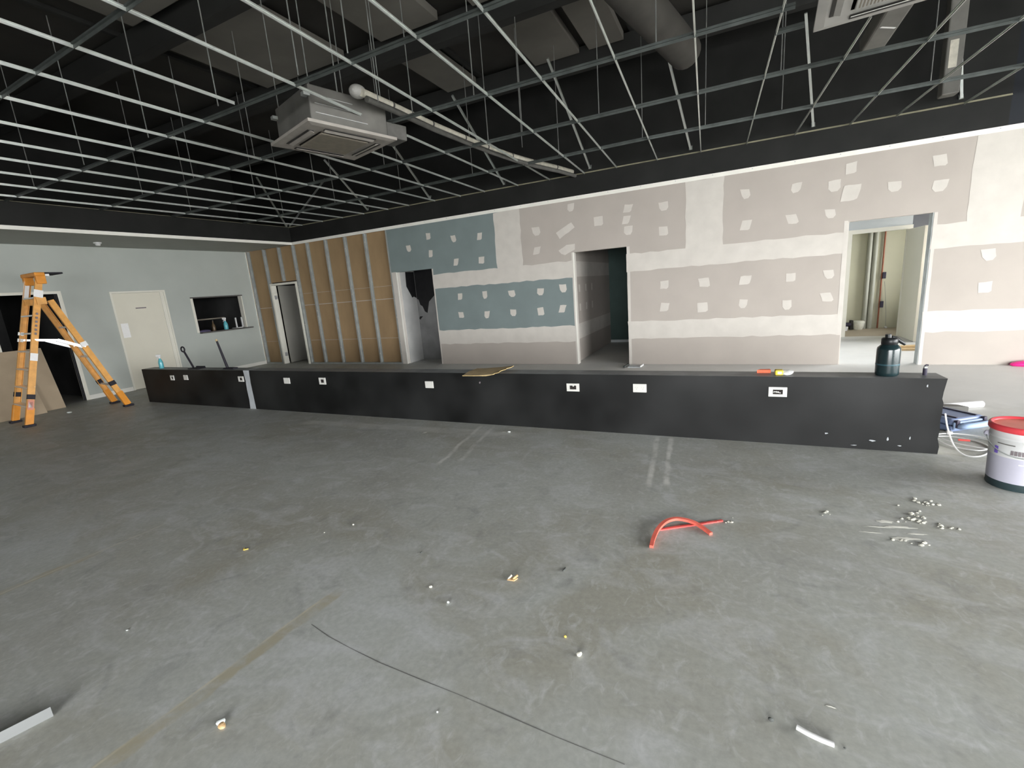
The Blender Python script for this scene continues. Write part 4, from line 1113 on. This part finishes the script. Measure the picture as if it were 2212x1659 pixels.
# white cable
pts = []
rc = random.Random(3)
base_pts = [(13.10, -3.72, 0.30), (13.12, -3.74, 0.18), (13.15, -3.80, 0.06), (13.20, -3.86, 0.008), (13.30, -3.84, 0.006), (13.42, -3.66, 0.006), (13.40, -3.48, 0.006), (13.25, -3.40, 0.010), (13.14, -3.46, 0.012), (13.18, -3.66, 0.012), (13.32, -3.74, 0.014), (13.45, -3.62, 0.014), (13.52, -3.48, 0.010), (13.44, -3.36, 0.014), (13.28, -3.34, 0.018), (13.16, -3.42, 0.020), (13.22, -3.60, 0.022), (13.36, -3.70, 0.020), (13.48, -3.70, 0.010), (13.56, -3.62, 0.006)]
def smooth_path(p, n=6):
    p = [Vector(v) for v in p]; out = []
    for i in range(len(p)-1):
        a, b_, c_, d_ = p[max(0, i-1)], p[i], p[i+1], p[min(len(p)-1, i+2)]
        for k in range(n):
            t_ = k/n
            out.append(0.5*((2*b_)+(c_-a)*t_+(2*a-5*b_+4*c_-d_)*t_*t_+(3*b_-a-3*c_+d_)*t_**3))
    out.append(p[-1]); return out
o = thing('power_cable', (13.3, -3.6, 0), 'loose coil of white cable on the floor beside the end of the low wall', 'cable')
MB().tube(smooth_path(base_pts), 0.0055, 'white_plastic', 8).build('cord', o)
MB().tube([(13.27, -3.52, 0.022), (13.34, -3.53, 0.024)], 0.009, 'red', 8).build('cable_tie', o)
MB().box((13.25, -3.36, 0.012), (13.29, -3.32, 0.040), 'white_plastic', 0.006).build('plug', o)
# pink film at the far wall
b = MB(); b.blob((15.12, -0.10, 0.035), (0.17, 0.08, 0.05), 'pink', 6, 3, 0.35); b.blob((15.02, -0.08, 0.025), (0.07, 0.05, 0.03), 'pink', 9, 2, 0.3)
tag(b.build('plastic_film'), 'crumpled pink plastic film on the floor at the far right wall', 'plastic film')

# ------------------------------------------------------------------ foreground floor
def strip(path, wd, th, m, name, label, teeth):
    p = smooth_path(path, 5); b = MB(); up = Vector((0, 0, 1)); vs = []
    for i, v in enumerate(p):
        d = (p[min(i+1, len(p)-1)]-p[max(i-1, 0)]).normalized(); s_ = d.cross(up).normalized()
        wz = wd*(1.12 if (i % 2 and teeth) else 1.0)
        for a, h in ((-1, 0), (1, 0), (1, 1), (-1, 1)):
            vs.append(v+s_*(a*wz/2)+up*(h*th))
    n_ = len(p); fs = []
    for i in range(n_-1):
        for k in range(4): fs.append([4*i+k, 4*i+(k+1) % 4, 4*i+4+(k+1) % 4, 4*i+4+k])
    fs += [[3, 2, 1, 0], [4*n_-4, 4*n_-3, 4*n_-2, 4*n_-1]]
    b.add(vs, fs, m)
    return tag(b.build(name), label, 'plastic strip', 'red plastic strips on the floor')
strip([(11.150,-5.842,0.001),(11.150,-5.76,0.006),(11.163,-5.66,0.016),(11.195,-5.57,0.022),(11.245,-5.515,0.022),(11.305,-5.50,0.017),(11.365,-5.51,0.010),(11.415,-5.55,0.005),(11.460,-5.597,0.001)], 0.022, 0.016, 'red_orange', 'plastic_strip', 'bent coral-red plastic strip arching on the bare concrete floor', False)
strip([(11.168,-5.630,0.0),(11.26,-5.570,0.0),(11.36,-5.508,0.0),(11.45,-5.449,0.0),(11.520,-5.404,0.0)], 0.015, 0.008, 'red', 'plastic_strip', 'straight red notched plastic strip lying under the bent one', True)
# white angle trim at the lower left
T = placed((9.095, -7.768, 0), math.radians(-108))
b = MB(T); L_ = 0.5
b.box((0, 0, 0), (L_, 0.003, 0.045), 'trim_shaded'); b.box((0, -0.009, 0), (L_, 0.0, 0.004), 'white_plastic')
tag(b.build('angle_trim'), 'white plastic angle trim cut by the lower left corner of the photo', 'trim piece')
# cut conduit
pts = [(11.770, -6.788, 0.009), (11.80, -6.800, 0.009), (11.835, -6.808, 0.008), (11.872, -6.813, 0.008)]
b = MB(); b.tube(smooth_path(pts, 4), 0.0085, 'white_plastic', 14)
tag(b.build('conduit_offcut'), 'short white conduit offcut lying alone at the lower right of the floor', 'conduit')

def crumb(x, y, r_, m, name, label, cat, seed, flat=0.7, group=None):
    rr_ = r_ if isinstance(r_, tuple) else (r_, r_*0.8, r_*flat)
    b = MB().blob((x, y, rr_[2]*0.9), rr_, m, seed, 2, 0.4)
    zmin = min(v.z for v in b.v)
    for v in b.v: v.z -= zmin
    tag(b.build(name), label, cat, group)
crumb(9.171, -6.183, 0.008, 'chip_pale', 'plaster_chip', 'pale plaster chip on the open floor below the cardboard, farthest of the crumbs', 'chip', 1)
b = MB(); b.tube(smooth_path([(8.672, -6.655, .003), (8.685, -6.668, .003), (8.700, -6.664, .005), (8.708, -6.65, .004)], 3), 0.0035, 'chip_yellow', 6)
tag(b.build('plastic_curl'), 'tiny yellow plastic curl on the floor at left centre', 'scrap')
crumb(9.857, -6.32, 0.006, 'chip_dark', 'stone', 'small dark speck of stone left of the tan wood chip', 'stone', 3)
b = MB(); b.prism([(10.475, -6.385), (10.515, -6.38), (10.525, -6.355), (10.49, -6.36)], 2, 0.0, 0.006, 'chip_tan'); b.bar((10.505, -6.372, 0.006), (10.525, -6.352, 0.022), 0.012, 0.006, 'chip_tan'); b.bar((10.478, -6.378, 0.004), (10.492, -6.358, 0.018), 0.010, 0.005, 'chip_pale')
tag(b.build('wood_chip'), 'splintered tan wood chip in the middle of the floor', 'wood chip')
b = MB(); b.tube(smooth_path([(10.735, -6.215, .004), (10.742, -6.20, .006), (10.738, -6.185, .004)], 3), 0.004, 'chip_dark', 6)
tag(b.build('nail'), 'small dark bent nail right of the tan wood chip', 'nail')
crumb(10.108, -6.574, (0.009, 0.006, 0.004), 'chip_pale', 'plaster_chip', 'flat pale plaster chip left of the round white pebble', 'chip', 5)
crumb(10.267, -6.65, 0.0075, 'chip_white', 'pebble', 'round white pebble on the floor near the photo centre', 'pebble', 6, 0.9)
crumb(10.899, -6.665, 0.0075, 'chip_yellow', 'plastic_bead', 'tiny bright yellow bead on the floor right of centre', 'bead', 7, 0.9)
crumb(10.99, -6.74, 0.011, 'chip_pale', 'plaster_lump', 'grey-white lump of plaster just below the yellow bead', 'lump', 8, 0.8)
o = thing('shell_fragment', (9.812, -7.532, 0), 'white and tan fragment on the floor beside the tan worn strip', 'fragment')
MB().blob((9.803, -7.53, 0.009), (0.015, 0.014, 0.009), 'chip_white', 9, 2, 0.25).build('white_half', o)
MB().blob((9.820, -7.536, 0.008), (0.019, 0.013, 0.008), 'chip_tan', 10, 2, 0.3).build('tan_half', o)
crumb(10.565, -7.186, 0.005, 'chip_white', 'plaster_chip', 'white plaster speck below the dark curved line on the floor', 'chip', 11)
crumb(8.807, -7.379, (0.008, 0.005, 0.003), 'chip_white', 'plaster_chip', 'white plaster speck between the two worn strips at left', 'chip', 12)
crumb(11.693, -6.788, 0.008, 'chip_dark', 'stone', 'dark round stone left of the white conduit offcut', 'stone', 13, 0.9)
crumb(11.902, -6.809, 0.004, 'chip_dark', 'stone', 'tiny dark stone right of the white conduit offcut', 'stone', 14, 0.9)
crumb(9.05, -6.33, 0.0045, 'chip_pale', 'plaster_chip', 'pale speck left of the farthest plaster chip', 'chip', 15)
crumb(9.386, -4.07, (0.016, 0.012, 0.006), 'chip_white', 'plaster_chip', 'white plaster flake at the foot of the low wall below the cardboard', 'chip', 16)
crumb(1.172, -4.714, (0.05, 0.03, 0.01), 'chip_white', 'plaster_chip', 'white flake on the floor between the ladder legs', 'chip', 17)
# scattered plaster crumbs: nobody could count them
b = MB(); rc = random.Random(21)
for cx, cy, sx, sy, n_ in ((12.53, -5.08, .045, .025, 14), (12.60, -5.0, .03, .05, 12), (12.66, -4.80, .035, .03, 12), (12.60, -5.12, .05, .02, 6), (12.10, -5.13, .03, .015, 4), (12.46, -5.36, .06, .012, 8), (12.70, -5.12, .03, .02, 5), (11.56, -5.37, .04, .03, 6), (12.72, -4.82, .03, .02, 4)):
    for _ in range(n_):
        r_ = rc.uniform(0.004, 0.013)
        b.blob((rc.gauss(cx, sx), rc.gauss(cy, sy), r_*0.5), (r_, r_*0.8, r_*0.6), 'crumb', rc.randint(0, 999), 1, 0.35)
for v in b.v: v.z = max(v.z, 0.0005)
cr = b.build('plaster_crumbs'); cr['kind'] = 'stuff'
tag(cr, 'scattered white plaster crumbs on the concrete between the red strips and the pail', 'crumbs')

# ------------------------------------------------------------------ behind the low wall, in the doorways
b = MB(); b.box((9.93, -0.34, 0), (10.15, -0.15, 0.012), 'lobby_pale'); b.bar((10.15, -0.35, 0.02), (10.17, -0.14, 0.02), 0.03, 0.01, 'white_plastic')
tag(b.build('board_offcut'), 'pale board offcut on the floor right of the corridor doorway', 'board offcut')
tag(MB().bar((9.87, -0.38, 0.016), (9.90, -0.10, 0.016), 0.03, 0.03, 'chip_dark').build('dark_stick'), 'short dark stick beside the pale board offcut at the corridor doorway', 'stick')
for i, (m_, y, z, lab) in enumerate((('timber', 1.30, 0.0, 'lowest pale timber offcut on the lobby floor behind the jug'), ('timber_teal', 1.50, 0.0, 'teal timber offcut on the lobby floor behind the jug'), ('timber', 1.40, 0.036, 'upper pale timber offcut of the pile behind the jug'))):
    b = MB(placed((14.30, y, z), 0.05+0.1*i)); b.box((-0.36, -0.045, 0), (0.30, 0.045, 0.034), m_)
    tag(b.build('timber_offcut'), lab, 'timber', 'timber offcuts on the lobby floor')
def pipe_v(x, y, r_, m, name, label, top=HB):
    o = thing(name, (x, y, 0), label, 'pipe')
    MB().tube([(x, y, 0), (x, y, top-0.01)], r_, m, 16).build('pipe', o)
    return o
pipe_v(14.28, 4.44, 0.045, 'pvc_grey', 'downpipe', 'left grey downpipe in the olive room beyond the open door')
pipe_v(14.385, 4.44, 0.045, 'pvc_grey', 'downpipe', 'right grey downpipe in the olive room beyond the open door')
o = pipe_v(14.545, 4.47, 0.016, 'copper', 'copper_pipe', 'thin red-brown pipe on the wall beyond the open door')
for z in (1.16, 0.53): MB().box((14.55, 4.42, z-0.07), (14.61, 4.47, z+0.07), 'case_dark', 0.006).build('valve', o)
o = thing('hanging_cord', (14.66, 4.48, 0), 'thin pale cord hanging from the upper valve beyond the open door', 'cord')
MB().tube(smooth_path([(14.60, 4.46, 1.03), (14.63, 4.46, 0.8), (14.67, 4.46, 0.4), (14.69, 4.45, 0.02)], 4), 0.005, 'pvc_grey', 6).build('cord', o)
MB().blob((14.69, 4.43, 0.02), (0.03, 0.03, 0.02), 'white_plastic', 5, 2).build('plug', o)
o = thing('round_pan', (14.10, 4.30, 0), 'pale round pan with dark pipe ends on the floor of the olive room', 'plumbing fitting')
MB().lathe([(0.08, 0), (0.10, 0.05), (0.12, 0.17), (0.10, 0.19)], (14.16, 4.32, 0), 'chip_pale', 20).build('pan', o)
MB().tube([(13.80, 4.30, 0.11), (14.02, 4.30, 0.12)], 0.05, 'case_dark', 14).build('pipe_end', o)
MB().box((14.0, 4.26, 0), (14.06, 4.38, 0.21), 'ac_dark', 0.01).build('bracket', o)
tag(MB().lathe([(0.055, 0), (0.065, 0.08), (0.06, 0.09)], (13.88, 4.15, 0), 'white_plastic', 20).build('tub'), 'small white tub on the floor at the left of the olive room', 'tub')
